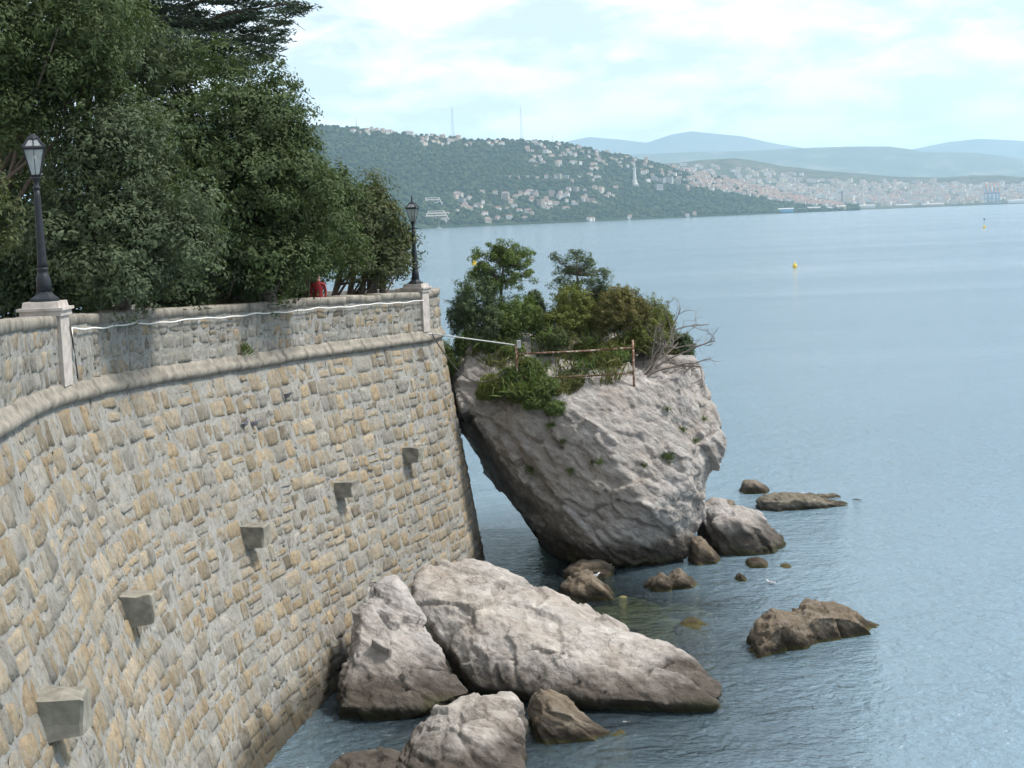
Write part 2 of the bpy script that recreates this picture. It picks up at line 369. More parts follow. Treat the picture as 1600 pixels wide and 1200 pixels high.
# ------------------------------------------------------------------ sea and seabed
def sea_mat():
    m, nt, b = new_mat('sea_water'); nt.nodes.remove(b); o = nt.nodes['Material Output']
    v, g = coords(nt)
    def wv(sc_, scale, det, rough, dist=0.3):
        vv, _ = coords(nt, sc_); return noise(nt, vv, scale, det, rough, dist)
    chop = wv((0.85, 1.0, 1), 1.9, 4, 0.55, 0.5)
    rip = wv((0.95, 1.0, 1), 5.0, 4, 0.6, 0.4)
    swell = wv((0.6, 1.0, 1), 0.28, 3, 0.5)
    big = wv((0.12, 1.0, 1), 0.02, 4, 0.6)
    mod = ramp(nt, big, [(0.35, 0.5), (0.65, 1.25)])
    h = math_(nt, 'ADD', math_(nt, 'MULTIPLY', chop, 0.42), math_(nt, 'ADD', math_(nt, 'MULTIPLY', rip, 0.2), math_(nt, 'MULTIPLY', swell, 1.0)))
    h = math_(nt, 'MULTIPLY', h, mod)
    bp = N(nt, 'ShaderNodeBump', Strength=1.0, Distance=0.48); L(nt, h, bp.inputs['Height'])
    fr = N(nt, 'ShaderNodeFresnel', IOR=1.40); L(nt, bp.outputs[0], fr.inputs['Normal'])
    gl = N(nt, 'ShaderNodeBsdfGlossy'); gl.inputs['Roughness'].default_value = 0.07; gl.inputs['Color'].default_value = (0.95, 0.97, 1, 1); L(nt, bp.outputs[0], gl.inputs['Normal'])
    tr = N(nt, 'ShaderNodeBsdfTransparent'); tr.inputs['Color'].default_value = (0.52, 0.62, 0.54, 1)
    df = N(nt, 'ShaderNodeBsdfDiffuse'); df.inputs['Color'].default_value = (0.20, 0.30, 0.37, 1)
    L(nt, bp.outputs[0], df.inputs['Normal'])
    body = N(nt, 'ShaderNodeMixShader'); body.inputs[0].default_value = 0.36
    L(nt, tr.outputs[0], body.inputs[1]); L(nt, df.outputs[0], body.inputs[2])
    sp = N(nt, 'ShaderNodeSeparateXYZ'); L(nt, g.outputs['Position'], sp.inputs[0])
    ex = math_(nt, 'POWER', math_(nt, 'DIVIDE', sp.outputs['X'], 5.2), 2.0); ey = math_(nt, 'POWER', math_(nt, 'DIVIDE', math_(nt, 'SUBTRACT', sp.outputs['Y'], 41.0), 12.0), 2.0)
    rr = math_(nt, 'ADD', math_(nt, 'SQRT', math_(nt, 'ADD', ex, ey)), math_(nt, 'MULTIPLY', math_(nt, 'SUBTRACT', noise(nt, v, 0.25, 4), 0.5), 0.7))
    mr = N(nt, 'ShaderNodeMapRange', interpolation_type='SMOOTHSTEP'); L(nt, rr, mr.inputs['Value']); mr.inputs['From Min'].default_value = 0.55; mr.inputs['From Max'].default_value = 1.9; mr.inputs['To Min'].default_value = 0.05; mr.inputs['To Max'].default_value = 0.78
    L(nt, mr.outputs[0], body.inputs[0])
    mx = N(nt, 'ShaderNodeMixShader'); L(nt, fr.outputs[0], mx.inputs[0]); L(nt, body.outputs[0], mx.inputs[1]); L(nt, gl.outputs[0], mx.inputs[2])
    L(nt, mx.outputs[0], o.inputs['Surface'])
    return m
FAR = 34000.0
def sheet(name, z, mat):
    return tag(mk(name, [(-FAR, -2000, z), (FAR, -2000, z), (FAR, FAR, z), (-FAR, FAR, z)], [(0, 1, 2, 3)], mat), kind='structure')
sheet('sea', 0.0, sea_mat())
M['seabed'] = simple('seabed', (0.03, 0.045, 0.035), 0.95, 0.4, 0.35)
sheet('seabed', -3.6, M['seabed'])

# ------------------------------------------------------------------ sea wall
PTS1 = [(-6.5, 11.5), (-6.62, 15.0), (-6.88, 18.0), (-7.30, 20.8), (-7.92, 24.2), (-8.12, 27.2), (-7.92, 30.5), (-7.28, 33.7), (-6.38, 37.0), (-5.22, 40.5), (-3.82, 44.0), (-2.62, 47.2)]
PTS2 = [(-2.62, 47.2), (-2.36, 50.0), (-3.0, 52.6), (-5.2, 54.6), (-9.0, 56.0), (-16.0, 57.0)]
def catmull(P, n=24):
    P = [np.array(p, float) for p in P]; P = [2*P[0]-P[1]] + P + [2*P[-1]-P[-2]]; o = []
    for i in range(1, len(P)-2):
        for k in range(n):
            t = k/n; a, b, c, d = P[i-1:i+3]
            o.append(0.5*((2*b)+(-a+c)*t+(2*a-5*b+4*c-d)*t*t+(-a+3*b-3*c+d)*t**3))
    o.append(P[-2]); return o
path = np.array(catmull(PTS1)[:-1] + catmull(PTS2))
sl = np.concatenate([[0], np.cumsum(np.linalg.norm(np.diff(path, axis=0), axis=1))]); SMAX = sl[-1]
ss = np.arange(0, SMAX, 0.1)
px_ = np.interp(ss, sl, path[:, 0]); py_ = np.interp(ss, sl, path[:, 1])
tx = np.gradient(px_); ty = np.gradient(py_); ln = np.hypot(tx, ty); nx_ = ty/ln; ny_ = -tx/ln
_ztY = [11.5, 20.5, 26.5, 30.5, 33.7, 37, 40.5, 44, 47.2, 58]; _ztZ = [10.8, 10.45, 10.19, 10.01, 9.88, 9.76, 9.65, 9.53, 9.41, 9.2]
zt_ = np.interp(np.maximum.accumulate(py_), _ztY, _ztZ)
S_CORNER = sl[24*(len(PTS1)-1)]
_bat = np.interp(ss, [0, S_CORNER-20, S_CORNER-6, S_CORNER, SMAX], [0.27, 0.27, 0.20, 0.15, 0.13])
def wpos(s, z, off=0.0):
    """a point of the outer wall face at arc length s, height z, off metres proud of it"""
    s = np.asarray(s, float)
    X, Y = np.interp(s, ss, px_), np.interp(s, ss, py_); nx, ny = np.interp(s, ss, nx_), np.interp(s, ss, ny_)
    zs = np.interp(s, ss, zt_) - 1.48
    d = off + np.interp(s, ss, _bat)*np.maximum(zs - z, 0)
    return np.stack([X+nx*d, Y+ny*d, np.broadcast_to(np.asarray(z, float), X.shape)], -1)
ztop = lambda s: np.interp(s, ss, zt_)
def s_at_Y(Y): return float(np.interp(Y, np.maximum.accumulate(py_[ss < S_CORNER+5]), ss[ss < S_CORNER+5]))
wall = empty('sea_wall', (-6.0, 35.0, 0.0), 'tall curved sea wall of ochre and grey rubble stone with projecting corbels', 'wall')
# mortar core: a noisy sheet that closes over the top to the inner face
sg = np.arange(0.0, SMAX-0.2, 0.13); vg = np.linspace(0, 1, 74)
def core():
    S, Vv = np.meshgrid(sg, vg, indexing='ij')
    T = ztop(S)
    z = -2.0 + (T-0.02+2.0)*Vv
    P = wpos(S.ravel(), z.ravel(), 0.0)
    nn = 0.014*fbm(P*2.6, 4, 3) + 0.008*vnoise(P*10, 8)
    P = wpos(S.ravel(), z.ravel(), nn)
    ns, nv = S.shape
    idx = np.arange(ns*nv).reshape(ns, nv)
    Fq = np.stack([idx[:-1, :-1], idx[1:, :-1], idx[1:, 1:], idx[:-1, 1:]], -1).reshape(-1, 4)
    # top and inner face
    base = len(P)
    Ti = wpos(sg, ztop(sg)-0.02, -0.5); Bi = wpos(sg, ztop(sg)-1.4, -0.5)
    V = np.concatenate([P, Ti, Bi]); a = idx[:, -1]; t = base+np.arange(ns); bq = base+ns+np.arange(ns)
    F2 = np.stack([a[:-1], a[1:], t[1:], t[:-1]], -1); F3 = np.stack([t[:-1], t[1:], bq[1:], bq[:-1]], -1)
    return mk('mortar_core', V, np.concatenate([Fq, F2, F3]), M['mortar'], wall, True)
core()
PAL = np.array([(0.306, 0.247, 0.164), (0.281, 0.236, 0.168), (0.335, 0.284, 0.209), (0.270, 0.243, 0.195), (0.272, 0.257, 0.221), (0.305, 0.291, 0.257), (0.245, 0.234, 0.202), (0.319, 0.252, 0.165), (0.183, 0.156, 0.116)])
PALW = np.array([.19, .19, .14, .14, .10, .07, .05, .08, .04])
PALW_P = np.array([.05, .07, .08, .16, .20, .18, .16, .05, .05])
GN = 6
def stone_geo(s0, s1, zf0, zf1, proj_, seed, skew):
    """irregular block; zf0/zf1 give the course's lower and upper height at s"""
    u = np.linspace(0, 1, GN); U, Vv = np.meshgrid(u, u, indexing='ij')
    r = np.random.default_rng(seed)
    e = np.array([0, .09, .34, .66, .91, 1.0]); U = e[np.rint(U*(GN-1)).astype(int)]; Vv = e[np.rint(Vv*(GN-1)).astype(int)]
    jit = r.normal(0, 0.030, (2, GN, GN))
    # round the corners a little
    cx, cyy = (U-.5)*2, (Vv-.5)*2; k = 1 - 0.05*(np.abs(cx)*np.abs(cyy))**1.5
    Uj = .5+cx*k*.5 + jit[0] + skew*(Vv-.5)*0.14; Vj = .5+cyy*k*.5 + jit[1]
    S = s0 + (s1-s0)*Uj
    Z = zf0(S) + (zf1(S)-zf0(S))*Vj
    ring = np.minimum(np.minimum(U, 1-U), np.minimum(Vv, 1-Vv))
    D = np.where(ring < .01, -0.03, np.where(ring < .2, proj_*0.9, proj_)) + r.normal(0, 0.010, (GN, GN)) + (U-.5)*r.normal(0, 0.02) + (Vv-.5)*r.normal(0, 0.02)
    return wpos(S.ravel(), Z.ravel(), D.ravel())
_i = np.arange(GN*GN).reshape(GN, GN)
STF = np.stack([_i[:-1, :-1], _i[1:, :-1], _i[1:, 1:], _i[:-1, 1:]], -1).reshape(-1, 4)
stones = []
def course(fr0, fr1, lo, hi, s_from, s_to, wmin, wmax, gap, palw, pr=(0.01, 0.055), split=0.16):
    """one course between the fractions fr0 and fr1 of the face (lo..hi are heights as functions of s)"""
    s = s_from - rng.uniform(0, .3)
    z0 = lambda q: lo(q) + (hi(q)-lo(q))*fr0; z1 = lambda q: lo(q) + (hi(q)-lo(q))*fr1
    while s < s_to:
        w_ = rng.uniform(wmin, wmax)*(1.35 if rng.random() < .12 else 1.0)
        j0, j1 = rng.normal(0, .025), rng.normal(0, .025)
        dz0, dz1 = gap*rng.uniform(.2, 1.1), gap*rng.uniform(.2, 1.1)
        col = PAL[rng.choice(len(PAL), p=palw/palw.sum())]*rng.uniform(.82, 1.18)
        parts = [(0.0, 1.0)] if rng.random() > split else [(0.0, .47), (.53, 1.0)]
        for (a, b) in parts:
            f0 = (lambda q, a=a, j=j0, d=dz0: z0(q)+(z1(q)-z0(q))*a + d*.6 + j)
            f1 = (lambda q, b=b, j=j1, d=dz1: z0(q)+(z1(q)-z0(q))*b - d*.6 + j)
            if len(parts) == 2: col = PAL[rng.choice(len(PAL), p=palw/palw.sum())]*rng.uniform(.82, 1.18)
            P = stone_geo(s, s+w_, f0, f1, rng.uniform(*pr), int(rng.integers(1 << 30)), rng.normal(0, .25))
            stones.append((P, col))
        s += w_ + gap*rng.uniform(.4, 1.3)
S_A, S_B = s_at_Y(15.5), S_CORNER+5.5
lo_w = lambda q: np.full_like(np.asarray(q, float), -0.9); hi_w = lambda q: ztop(q) - 1.48 - 0.20
hs = [];  
while sum(hs) < 8.9: hs.append(rng.uniform(0.36, 0.54))
fr = np.concatenate([[0], np.cumsum(hs)])/sum(hs)
for k in range(len(hs)):
    course(fr[k], fr[k+1], lo_w, hi_w, S_A, S_B, 0.24, 0.82, 0.042, PALW, (0.0, 0.034), .18)
lo_p = lambda q: ztop(q) - 1.48 + 0.22; hi_p = lambda q: ztop(q) - 0.20
for k in range(3):
    course(k/3, (k+1)/3, lo_p, hi_p, S_A, S_B, 0.22, 0.6, 0.06, PALW_P, pr=(0.0, 0.018), split=0.1)
# the 300 that show largest are parts of their own, the others one mass
area = []
for P, c in stones:
    q = P[[0, GN-1, GN*GN-1, GN*GN-GN]]
    v = q - CAM
    wz = v @ _f
    X = FPX*(v @ _r)/np.maximum(wz, .1); Y = -FPX*(v @ _u)/np.maximum(wz, .1)
    a = 0.5*(X[0]*(Y[1]-Y[3]) + X[1]*(Y[2]-Y[0]) + X[2]*(Y[3]-Y[1]) + X[3]*(Y[0]-Y[2]))
    inside = abs(X.mean()) < 800 and -600 < Y.mean() < 600
    area.append(abs(a) if inside else 0)
order = np.argsort(area)[::-1]
for i in order[:300]:
    P, c = stones[i]; mk('stone', P, STF, M['stone'], wall, True, col=c)
VV = []; FF = []; CC = []; n = 0
for i in order[300:]:
    P, c = stones[i]; VV.append(P); FF.append(STF+n); n += len(P); CC.append(np.tile(c, (len(P), 1)))
tag(mk('small_stones', np.concatenate(VV), np.concatenate(FF), M['stone'], wall, True, col=np.concatenate(CC)), kind='stuff')
# string course: rounded moulding blocks, with a sloping ledge above
prof = [(-0.06, -0.14)] + [(0.05+0.118*math.cos(a), 0.118*math.sin(a)) for a in np.linspace(-PI/2, PI/2*0.72, 9)] + [(0.075, 0.16), (0.05, 0.22), (-0.06, 0.30)]
def swept(name, prof, s0, s1, zoff, mat, nseg=4, jit=0.0, amp=0.008):
    S = np.linspace(s0, s1, nseg+1); V = []
    dj, zj = rng.normal(0, jit), rng.normal(0, jit)
    for s in S:
        base = ztop(s)+zoff
        p = wpos(np.full(len(prof), s), np.full(len(prof), float(base)), 0)   # horizontal position of the moulding line
        nx, ny = np.interp(s, ss, nx_), np.interp(s, ss, ny_)
        for (o, z), q in zip(prof, p): V.append((q[0]+nx*(o+dj), q[1]+ny*(o+dj), base+z+zj))
    V = np.array(V); V += amp*np.stack([vnoise(V*5, 1), vnoise(V*5, 2), vnoise(V*5, 3)], 1)
    m = len(prof); Fc = [(i*m+k, (i+1)*m+k, (i+1)*m+k+1, i*m+k+1) for i in range(nseg) for k in range(m-1)]
    Fc += [tuple(range(m)), tuple(range(nseg*m+m-1, nseg*m-1, -1))]
    return mk(name, V, Fc, mat, wall, True)
s = S_A
while s < S_B+0.8:
    l = rng.uniform(1.1, 2.1); swept('moulding_stone', prof, s, s+l-0.018, -1.48, M['moulding'], 8, 0.005, 0.012); s += l
cop = [(-0.55, -0.18), (-0.03, -0.19), (0.035, -0.17), (0.045, -0.02), (0.02, 0.02), (-0.53, 0.025), (-0.57, -0.01)]
s = S_A
while s < S_B+0.8:
    l = rng.uniform(0.8, 1.5); swept('coping_stone', cop[1:] + cop[:1], s, s+l-0.02, 0.0, M['moulding'], 4, 0.008, 0.012); s += l
# corbels
def corbel(px, py, wd, ht):
    sg_, zg_ = np.meshgrid(np.linspace(S_A, S_CORNER, 500), np.linspace(3.2, 6.2, 150), indexing='ij')
    q = proj(wpos(sg_.ravel(), zg_.ravel(), 0.2)); i = int(np.argmin((q[0]-px)**2+(q[1]-py)**2)); s, z = sg_.ravel()[i], zg_.ravel()[i]
    V = []
    for off, sh in ((-0.25, 1.0), (0.46, 1.0), (0.50, 0.94)):
        for (a, b) in ((-1, -1), (1, -1), (1, 1), (-1, 1)):
            zz = z + b*ht/2*sh + (0.07*(off > 0) if b < 0 else 0)
            o = off - 0.0*zz
            V.append(wpos(np.array([s+a*wd/2*sh]), np.array([z]), o)[0]*np.array([1, 1, 0]) + np.array([0, 0, zz]))
    Fc = [(0, 1, 5, 4), (1, 2, 6, 5), (2, 3, 7, 6), (3, 0, 4, 7), (4, 5, 9, 8), (5, 6, 10, 9), (6, 7, 11, 10), (7, 4, 8, 11), (8, 9, 10, 11), (3, 2, 1, 0)]
    bm = bmesh.new(); vs_ = [bm.verts.new(v) for v in V]
    for f in Fc: bm.faces.new([vs_[i] for i in f])
    bmesh.ops.recalc_face_normals(bm, faces=bm.faces); bmesh.ops.subdivide_edges(bm, edges=bm.edges, cuts=2, use_grid_fill=True)
    P = np.array([v.co[:] for v in bm.verts]); P += 0.035*np.stack([fbm(P*3.5, 3, k) for k in (1, 2, 3)], 1)
    F_ = [[v.index for v in f.verts] for f in bm.faces]; bm.verts.index_update(); F_ = [[v.index for v in f.verts] for f in bm.faces]; bm.free()
    mk('corbel', P, F_, M['corbel'], wall)
for q in [(644, 712, .5, .52), (540, 765, .5, .48), (399, 838, .5, .56), (216, 952, .5, .60), (98, 1118, .5, .58)]: corbel(*q)
# pedestals of the lamps: pilaster strip, dressed cap
def pedestal(s, wd, z_extra):
    nx, ny = float(np.interp(s, ss, nx_)), float(np.interp(s, ss, ny_)); T = float(ztop(s)); rz = math.atan2(-nx, ny)+PI  # local x along the wall
    rz = math.atan2(nx, -ny)
    p = wpos(np.array([s]), np.array([T]), 0)[0]
    c = lambda o, z: (p[0]+nx*o, p[1]+ny*o, z)
    MB().box(c(-0.20, T-0.62), (wd*.86, 0.56, 1.28), rz).build('pilaster', M['pale_stone'], wall)
    m = MB(); m.box(c(-0.25, T+0.07), (wd*1.1, 0.74, 0.10), rz).box(c(-0.25, T+0.145), (wd*1.22, 0.82, 0.05), rz).box(c(-0.25, T+0.225), (wd, 0.66, 0.11), rz, taper=.94)
    m.build('pedestal_cap', M['pale_stone'], wall)
    return np.array(c(-0.25, T+0.28)), rz
S_L1 = s_at_Y(26.6); S_L2 = s_at_Y(47.0)-0.05
base1, rz1 = pedestal(S_L1, 0.66, 0); base2, rz2 = pedestal(S_L2, 0.60, 0)

# ------------------------------------------------------------------ terrace behind the wall
def terrace():
    S = np.arange(0, SMAX-.2, 0.5); a = wpos(S, ztop(S)-1.0, -0.48); n = len(S); V = [a]
    for k, (dx, dz) in enumerate(((-4, 0.0), (-14, 0.5), (-30, 4.0), (-80, 14.0))):
        q = a.copy(); q[:, 0] = a[:, 0]*0.4 - 3 + dx; q[:, 2] = a[:, 2]+dz
        if k > 1: q[:, 1] = np.minimum(q[:, 1], 62)
        V.append(q)
    Fc = [(r*n+i, r*n+i+1, (r+1)*n+i+1, (r+1)*n+i) for r in range(4) for i in range(n-1)]
    tag(mk('terrace', np.concatenate(V), Fc, M['earth'], None, True), kind='structure')
terrace()
# ------------------------------------------------------------------ rocks
def rock(name, hulls, mat, label, voxel=0.07, amp=1.0, smooth_it=3, group=None, seed=0, strata=(1, 1, 1.6), cat='rock'):
    """closed rock grown from one or more convex blocks, remeshed finely, then chipped into facets"""
    bm = bmesh.new()
    for H_ in hulls:
        vs_ = [bm.verts.new(tuple(p)) for p in H_]
        r = bmesh.ops.convex_hull(bm, input=vs_)
        dead = {g for g in r['geom_interior'] + r['geom_unused'] if isinstance(g, bmesh.types.BMVert)}
        bmesh.ops.delete(bm, geom=list(dead), context='VERTS')
    bmesh.ops.recalc_face_normals(bm, faces=bm.faces)
    me = bpy.data.meshes.new('tmp'); bm.to_mesh(me); bm.free()
    o = bpy.data.objects.new('tmp', me); COL.objects.link(o)
    md = o.modifiers.new('r', 'REMESH'); md.mode = 'VOXEL'; md.voxel_size = voxel
    dg = bpy.context.evaluated_depsgraph_get(); ev = o.evaluated_get(dg); m2 = ev.to_mesh()
    n = len(m2.vertices); V = np.empty(n*3); m2.vertices.foreach_get('co', V); V = V.reshape(-1, 3)
    E_ = np.empty(len(m2.edges)*2, dtype=np.int32); m2.edges.foreach_get('vertices', E_); E_ = E_.reshape(-1, 2)
    Fq = [tuple(p.vertices) for p in m2.polygons]
    ev.to_mesh_clear(); bpy.data.objects.remove(o); bpy.data.meshes.remove(me)
    deg = np.bincount(E_.ravel(), minlength=n)[:, None]
    for _ in range(smooth_it):
        A = np.zeros_like(V); np.add.at(A, E_[:, 0], V[E_[:, 1]]); np.add.at(A, E_[:, 1], V[E_[:, 0]]); V = V*.4 + .6*A/np.maximum(deg, 1)
    F4 = np.array([f if len(f) == 4 else (f[0], f[1], f[2], f[2]) for f in Fq])
    def normals(V):
        fn = np.cross(V[F4[:, 2]]-V[F4[:, 0]], V[F4[:, 3]]-V[F4[:, 1]]); nn = np.zeros_like(V)
        for k in range(4): np.add.at(nn, F4[:, k], fn)
        return nn/(np.linalg.norm(nn, axis=1, keepdims=True)+1e-9)
    st = np.array(strata); warp = np.stack([fbm(V*0.6, 3, 40+k+seed) for k in range(3)], 1)*0.35
    nn = normals(V)
    # nearly smooth normals so that the facets stay crisp
    for _ in range(6):
        A = np.zeros_like(nn); np.add.at(A, E_[:, 0], nn[E_[:, 1]]); np.add.at(A, E_[:, 1], nn[E_[:, 0]]); nn = A/(np.linalg.norm(A, axis=1, keepdims=True)+1e-9)
    ax = np.array([.80, .12, -.58]); ax /= np.linalg.norm(ax); cz = np.array([.58, 0, .8]); cz -= ax*(cz@ax); cz /= np.linalg.norm(cz); by = np.cross(cz, ax)
    G = lambda W, k: np.stack([(W@ax)*.45, (W@by)*.9, (W@cz)*1.35], 1)*k
    fa, ea = facet(G(V+warp, .55), 11+seed, .7, True); fb, eb = facet(G(V+warp*.6, 1.45), 31+seed, .7, True)
    d = amp*(0.105*fa + 0.036*fb + 0.020*facet(G(V+warp*.4, 3.6), 51+seed, .7))
    crv = np.clip(fbm(V*.5, 3, 95+seed)*1.6+.35, 0, 1); d -= amp*crv*(.10*np.exp(-(ea/.035)**2) + .02*np.exp(-(eb/.05)**2))
    d += amp*0.06*fbm(V*0.7, 4, 70+seed, .5) + amp*0.022*fbm(G(V, 5), 3, 80+seed) + amp*0.010*fbm(V*9, 2, 85+seed)
    V = V + nn*d[:, None]
    loc = V.mean(0); loc[2] = V[:, 2].min()
    o = mk(name, V, F4 if all(len(f) == 4 for f in Fq) else Fq, mat, None, False)
    me = o.data; co = V - loc; me.vertices.foreach_set('co', co.ravel()); me.update(); o.location = loc
    a = np.ones(len(me.polygons), dtype=bool); me.polygons.foreach_set('use_smooth', a)
    return tag(o, label, cat, group)
def pts(*q): return [aty(*a) for a in q]
def outline(poly, Y, t, under=-0.8, squash=0.62, Yd=0.0):
    """block from its outline in view at distance Y: thick by t in depth, foot under water"""
    c = np.mean([p[:2] for p in poly], axis=0); P = []
    for (x, y) in poly:
        P.append(aty(x, y, Y + Yd*(x-c[0])))
        for sgn in (-1, 1):
            q = aty(c[0]+(x-c[0])*squash, c[1]+(y-c[1])*squash, Y + Yd*(x-c[0])*squash); q[1] += sgn*t; P.append(q)
    B = []
    for p in P:
        if p[2] < 0.35: B.append(np.array([p[0], p[1], under]))
    return P + B

under = lambda P, z=-1.6: [np.array([p[0], p[1], z]) for p in P]
# the great leaning boulder
bf = pts((845, 872, 49.6), (905, 893, 47.9), (990, 893, 47.4), (1076, 868, 48.4))
main = pts((862, 862, 50.3), (915, 888, 48.2), (990, 889, 47.5), (1074, 866, 48.4))
bi = pts((872, 866, 50.0), (912, 886, 48.3), (985, 888, 47.8), (1066, 866, 48.6)); stem = bi + under(bi) + pts((900, 800, 48.6), (1040, 790, 48.6), (900, 800, 52), (1040, 790, 52.5)) + under(pts((890, 860, 53.0), (1050, 850, 53.0)))
main += pts((716, 606, 50.3), (722, 640, 50.0), (735, 540, 51.2), (755, 528, 54.0), (900, 522, 55.0), (1040, 528, 54.5), (1083, 556, 52.0))
main += pts((812, 690, 48.2), (830, 650, 48.2), (890, 640, 47.9), (965, 612, 48.3), (1060, 585, 49.6), (1105, 610, 51.0))
main += pts((882, 790, 47.5), (950, 700, 47.2), (1010, 790, 46.9), (935, 852, 47.2), (1070, 760, 47.9))
main += pts((1131, 690, 50.2), (1127, 718, 50.0), (1104, 766, 50.2), (1120, 640, 52.5), (1090, 760, 53))
main += pts((750, 706, 54.8), (788, 750, 54.3), (828, 798, 53.5), (860, 856, 52.0), (695, 640, 54.0), (690, 605, 54.0), (724, 684, 54.6))
ledge = pts((733, 548, 51), (712, 604, 50.1), (720, 636, 49.9), (775, 668, 49.0), (800, 640, 49.4), (790, 570, 50.8), (740, 600, 53), (800, 620, 52))
bulge = pts((1062, 600, 49.3), (1110, 620, 50.2), (1133, 690, 49.9), (1122, 728, 49.7), (1092, 772, 49.9), (1070, 700, 48.5), (1095, 690, 52), (1110, 740, 51.5))
rock('boulder', [main, stem, ledge, bulge], M['limestone'], 'huge leaning grey boulder with trees on top beside the wall end', 0.066, 1.3, 1, seed=3)
# the two big foreground rocks
slab = pts((652, 905, 38.2), (660, 892, 38.8), (702, 878, 39.0), (740, 874, 39.4), (790, 903, 39.6), (880, 932, 38.8), (960, 975, 37.6), (1060, 1022, 35.8), (1124, 1060, 34.3), (1130, 1078, 33.9))
slab += pts((648, 935, 37.6), (682, 985, 36.8), (720, 1040, 36.0), (744, 1082, 35.5), (770, 962, 36.4), (850, 1030, 35.1), (900, 1062, 34.6), (1000, 1060, 34.2))
sb = pts((748, 1074, 35.2), (840, 1082, 34.3), (960, 1092, 33.5), (1040, 1100, 33.1), (1116, 1098, 33.3))
slab += sb + [q+np.array([-.35, 1.35, 0]) for q in under(sb, -0.75)] + under(pts((760, 1000, 40.0), (900, 1000, 39.5), (1100, 1060, 36.0)), -1.4)
rock('slab_rock', [slab], M['pale_limestone'], 'long pale slab of rock sloping down into the water', 0.056, 1.03, 1, seed=17)
lb = pts((590, 897, 37.2), (612, 899, 37.4), (634, 915, 37.0), (646, 950, 36.4), (690, 1015, 35.6), (738, 1076, 34.9), (736, 1084, 34.5), (660, 1106, 33.8), (590, 1108, 33.5), (530, 1106, 33.7), (528, 1060, 34.6), (546, 960, 36.3), (570, 906, 37.2), (610, 1010, 34.8), (560, 1000, 35.0))
lb += [q+np.array([0, 1.0, 0]) for q in under(pts((728, 1092, 34.5), (660, 1120, 33.8), (590, 1124, 33.5), (538, 1122, 33.7)), -0.8)] + under(pts((540, 1050, 37.5), (690, 1050, 38)), -1.4)
rock('split_rock', [lb], M['limestone'], 'tall grey rock wedged between the wall and the pale slab', 0.05, 1.15, 1, seed=29)
ra = pts((622, 1166, 30.6), (640, 1150, 31.0), (668, 1112, 31.4), (720, 1096, 31.6), (796, 1092, 31.6), (806, 1112, 31.2), (800, 1138, 30.7), (826, 1190, 29.8), (832, 1240, 29.0), (740, 1255, 28.5), (640, 1255, 28.6), (618, 1200, 29.6), (740, 1130, 30.2))
ra += under(pts((832, 1240, 29.0), (740, 1255, 28.5), (630, 1255, 28.6), (700, 1150, 32.2), (800, 1140, 32.2)), -1.4)
rock('round_rock', [ra], M['pale_limestone'], 'pale lumpy rock at the bottom edge below the split rock', 0.045, 1.15, 1, seed=41)
rb = pts((512, 1196, 30.2), (540, 1175, 30.6), (585, 1168, 30.7), (622, 1174, 30.5), (642, 1190, 30.1), (640, 1240, 29.2), (520, 1240, 29.2))
rb += under(pts((642, 1240, 29.0), (500, 1240, 29.2), (520, 1190, 31.2), (640, 1190, 31.2)), -1.4)
rock('low_rock', [rb], M['pale_limestone'], 'low pale rock at the bottom edge beside the lumpy one', 0.045, 0.92, 1, seed=43)
WR = 'wet_rock'
rc = outline([(809, 1108), (824, 1082), (850, 1072), (898, 1086), (928, 1112), (944, 1134), (940, 1150), (890, 1162), (822, 1150)], 32.4, 0.75, -1.2) + pts((975, 1146, 32.2), (890, 1166, 31.6)) + under(pts((990, 1150, 32.0), (890, 1170, 31.4)), -1)
rock('brown_rock', [rc], M[WR], 'rounded brown rock with orange weed foot below the slab', 0.045, 1.19, 1, seed=47)
rd1 = outline([(1164, 1030), (1168, 1005), (1182, 980), (1212, 956), (1246, 958), (1270, 985), (1260, 1014), (1200, 1030)], 38.4, 0.8, -1.0, 0.8, Yd=0.008) + pts((1300, 965, 39.2))
rd2 = outline([(1240, 965), (1258, 945), (1300, 949), (1322, 946), (1350, 964), (1380, 984), (1345, 995), (1260, 1012)], 39.4, 0.8, -1.0, 0.8, Yd=0.008) + pts((1205, 985, 38.6))
rock('sea_rock', [rd1, rd2], M[WR], 'brown humped rock with green weed alone in the water', 0.05, 1.4, 0, seed=53)
re = outline([(1082, 802), (1112, 787), (1160, 790), (1188, 802), (1208, 828), (1228, 848), (1224, 860), (1152, 868), (1118, 858), (1090, 828)], 50.2, 1.3, -1.2)
rock('block_rock', [re], M['limestone'], 'squat grey-brown boulder at the right foot of the leaning boulder', 0.06, 1.30, 1, seed=59)
rock('knob_rock', [outline([(1122, 792), (1126, 782), (1138, 778), (1149, 783), (1150, 798), (1125, 805)], 52.5, 0.5, -1.0), outline([(1082, 805), (1095, 790), (1130, 786), (1135, 805)], 52.6, .5)], M['wet_rock'], 'small knob of rock peeping over the squat boulder', 0.05, 1.02, 1, seed=61)
rock('foot_rock', [outline([(1080, 872), (1082, 842), (1096, 838), (1110, 858), (1122, 874), (1100, 884)], 48.6, 0.7, -1.0)], M['wet_rock'], 'dark wet rock between leaning boulder and squat boulder', 0.05, 1.02, 1, seed=67)
rg = outline([(1178, 781), (1186, 774), (1225, 771), (1270, 773), (1300, 778), (1352, 783), (1330, 787), (1285, 789), (1240, 795), (1198, 791)], 57.2, 1.0, -0.8, Yd=0.006)
rock('flat_rock', [rg], M['reef'], 'flat low reef barely above the water with white patches', 0.05, 0.94, 1, seed=71)
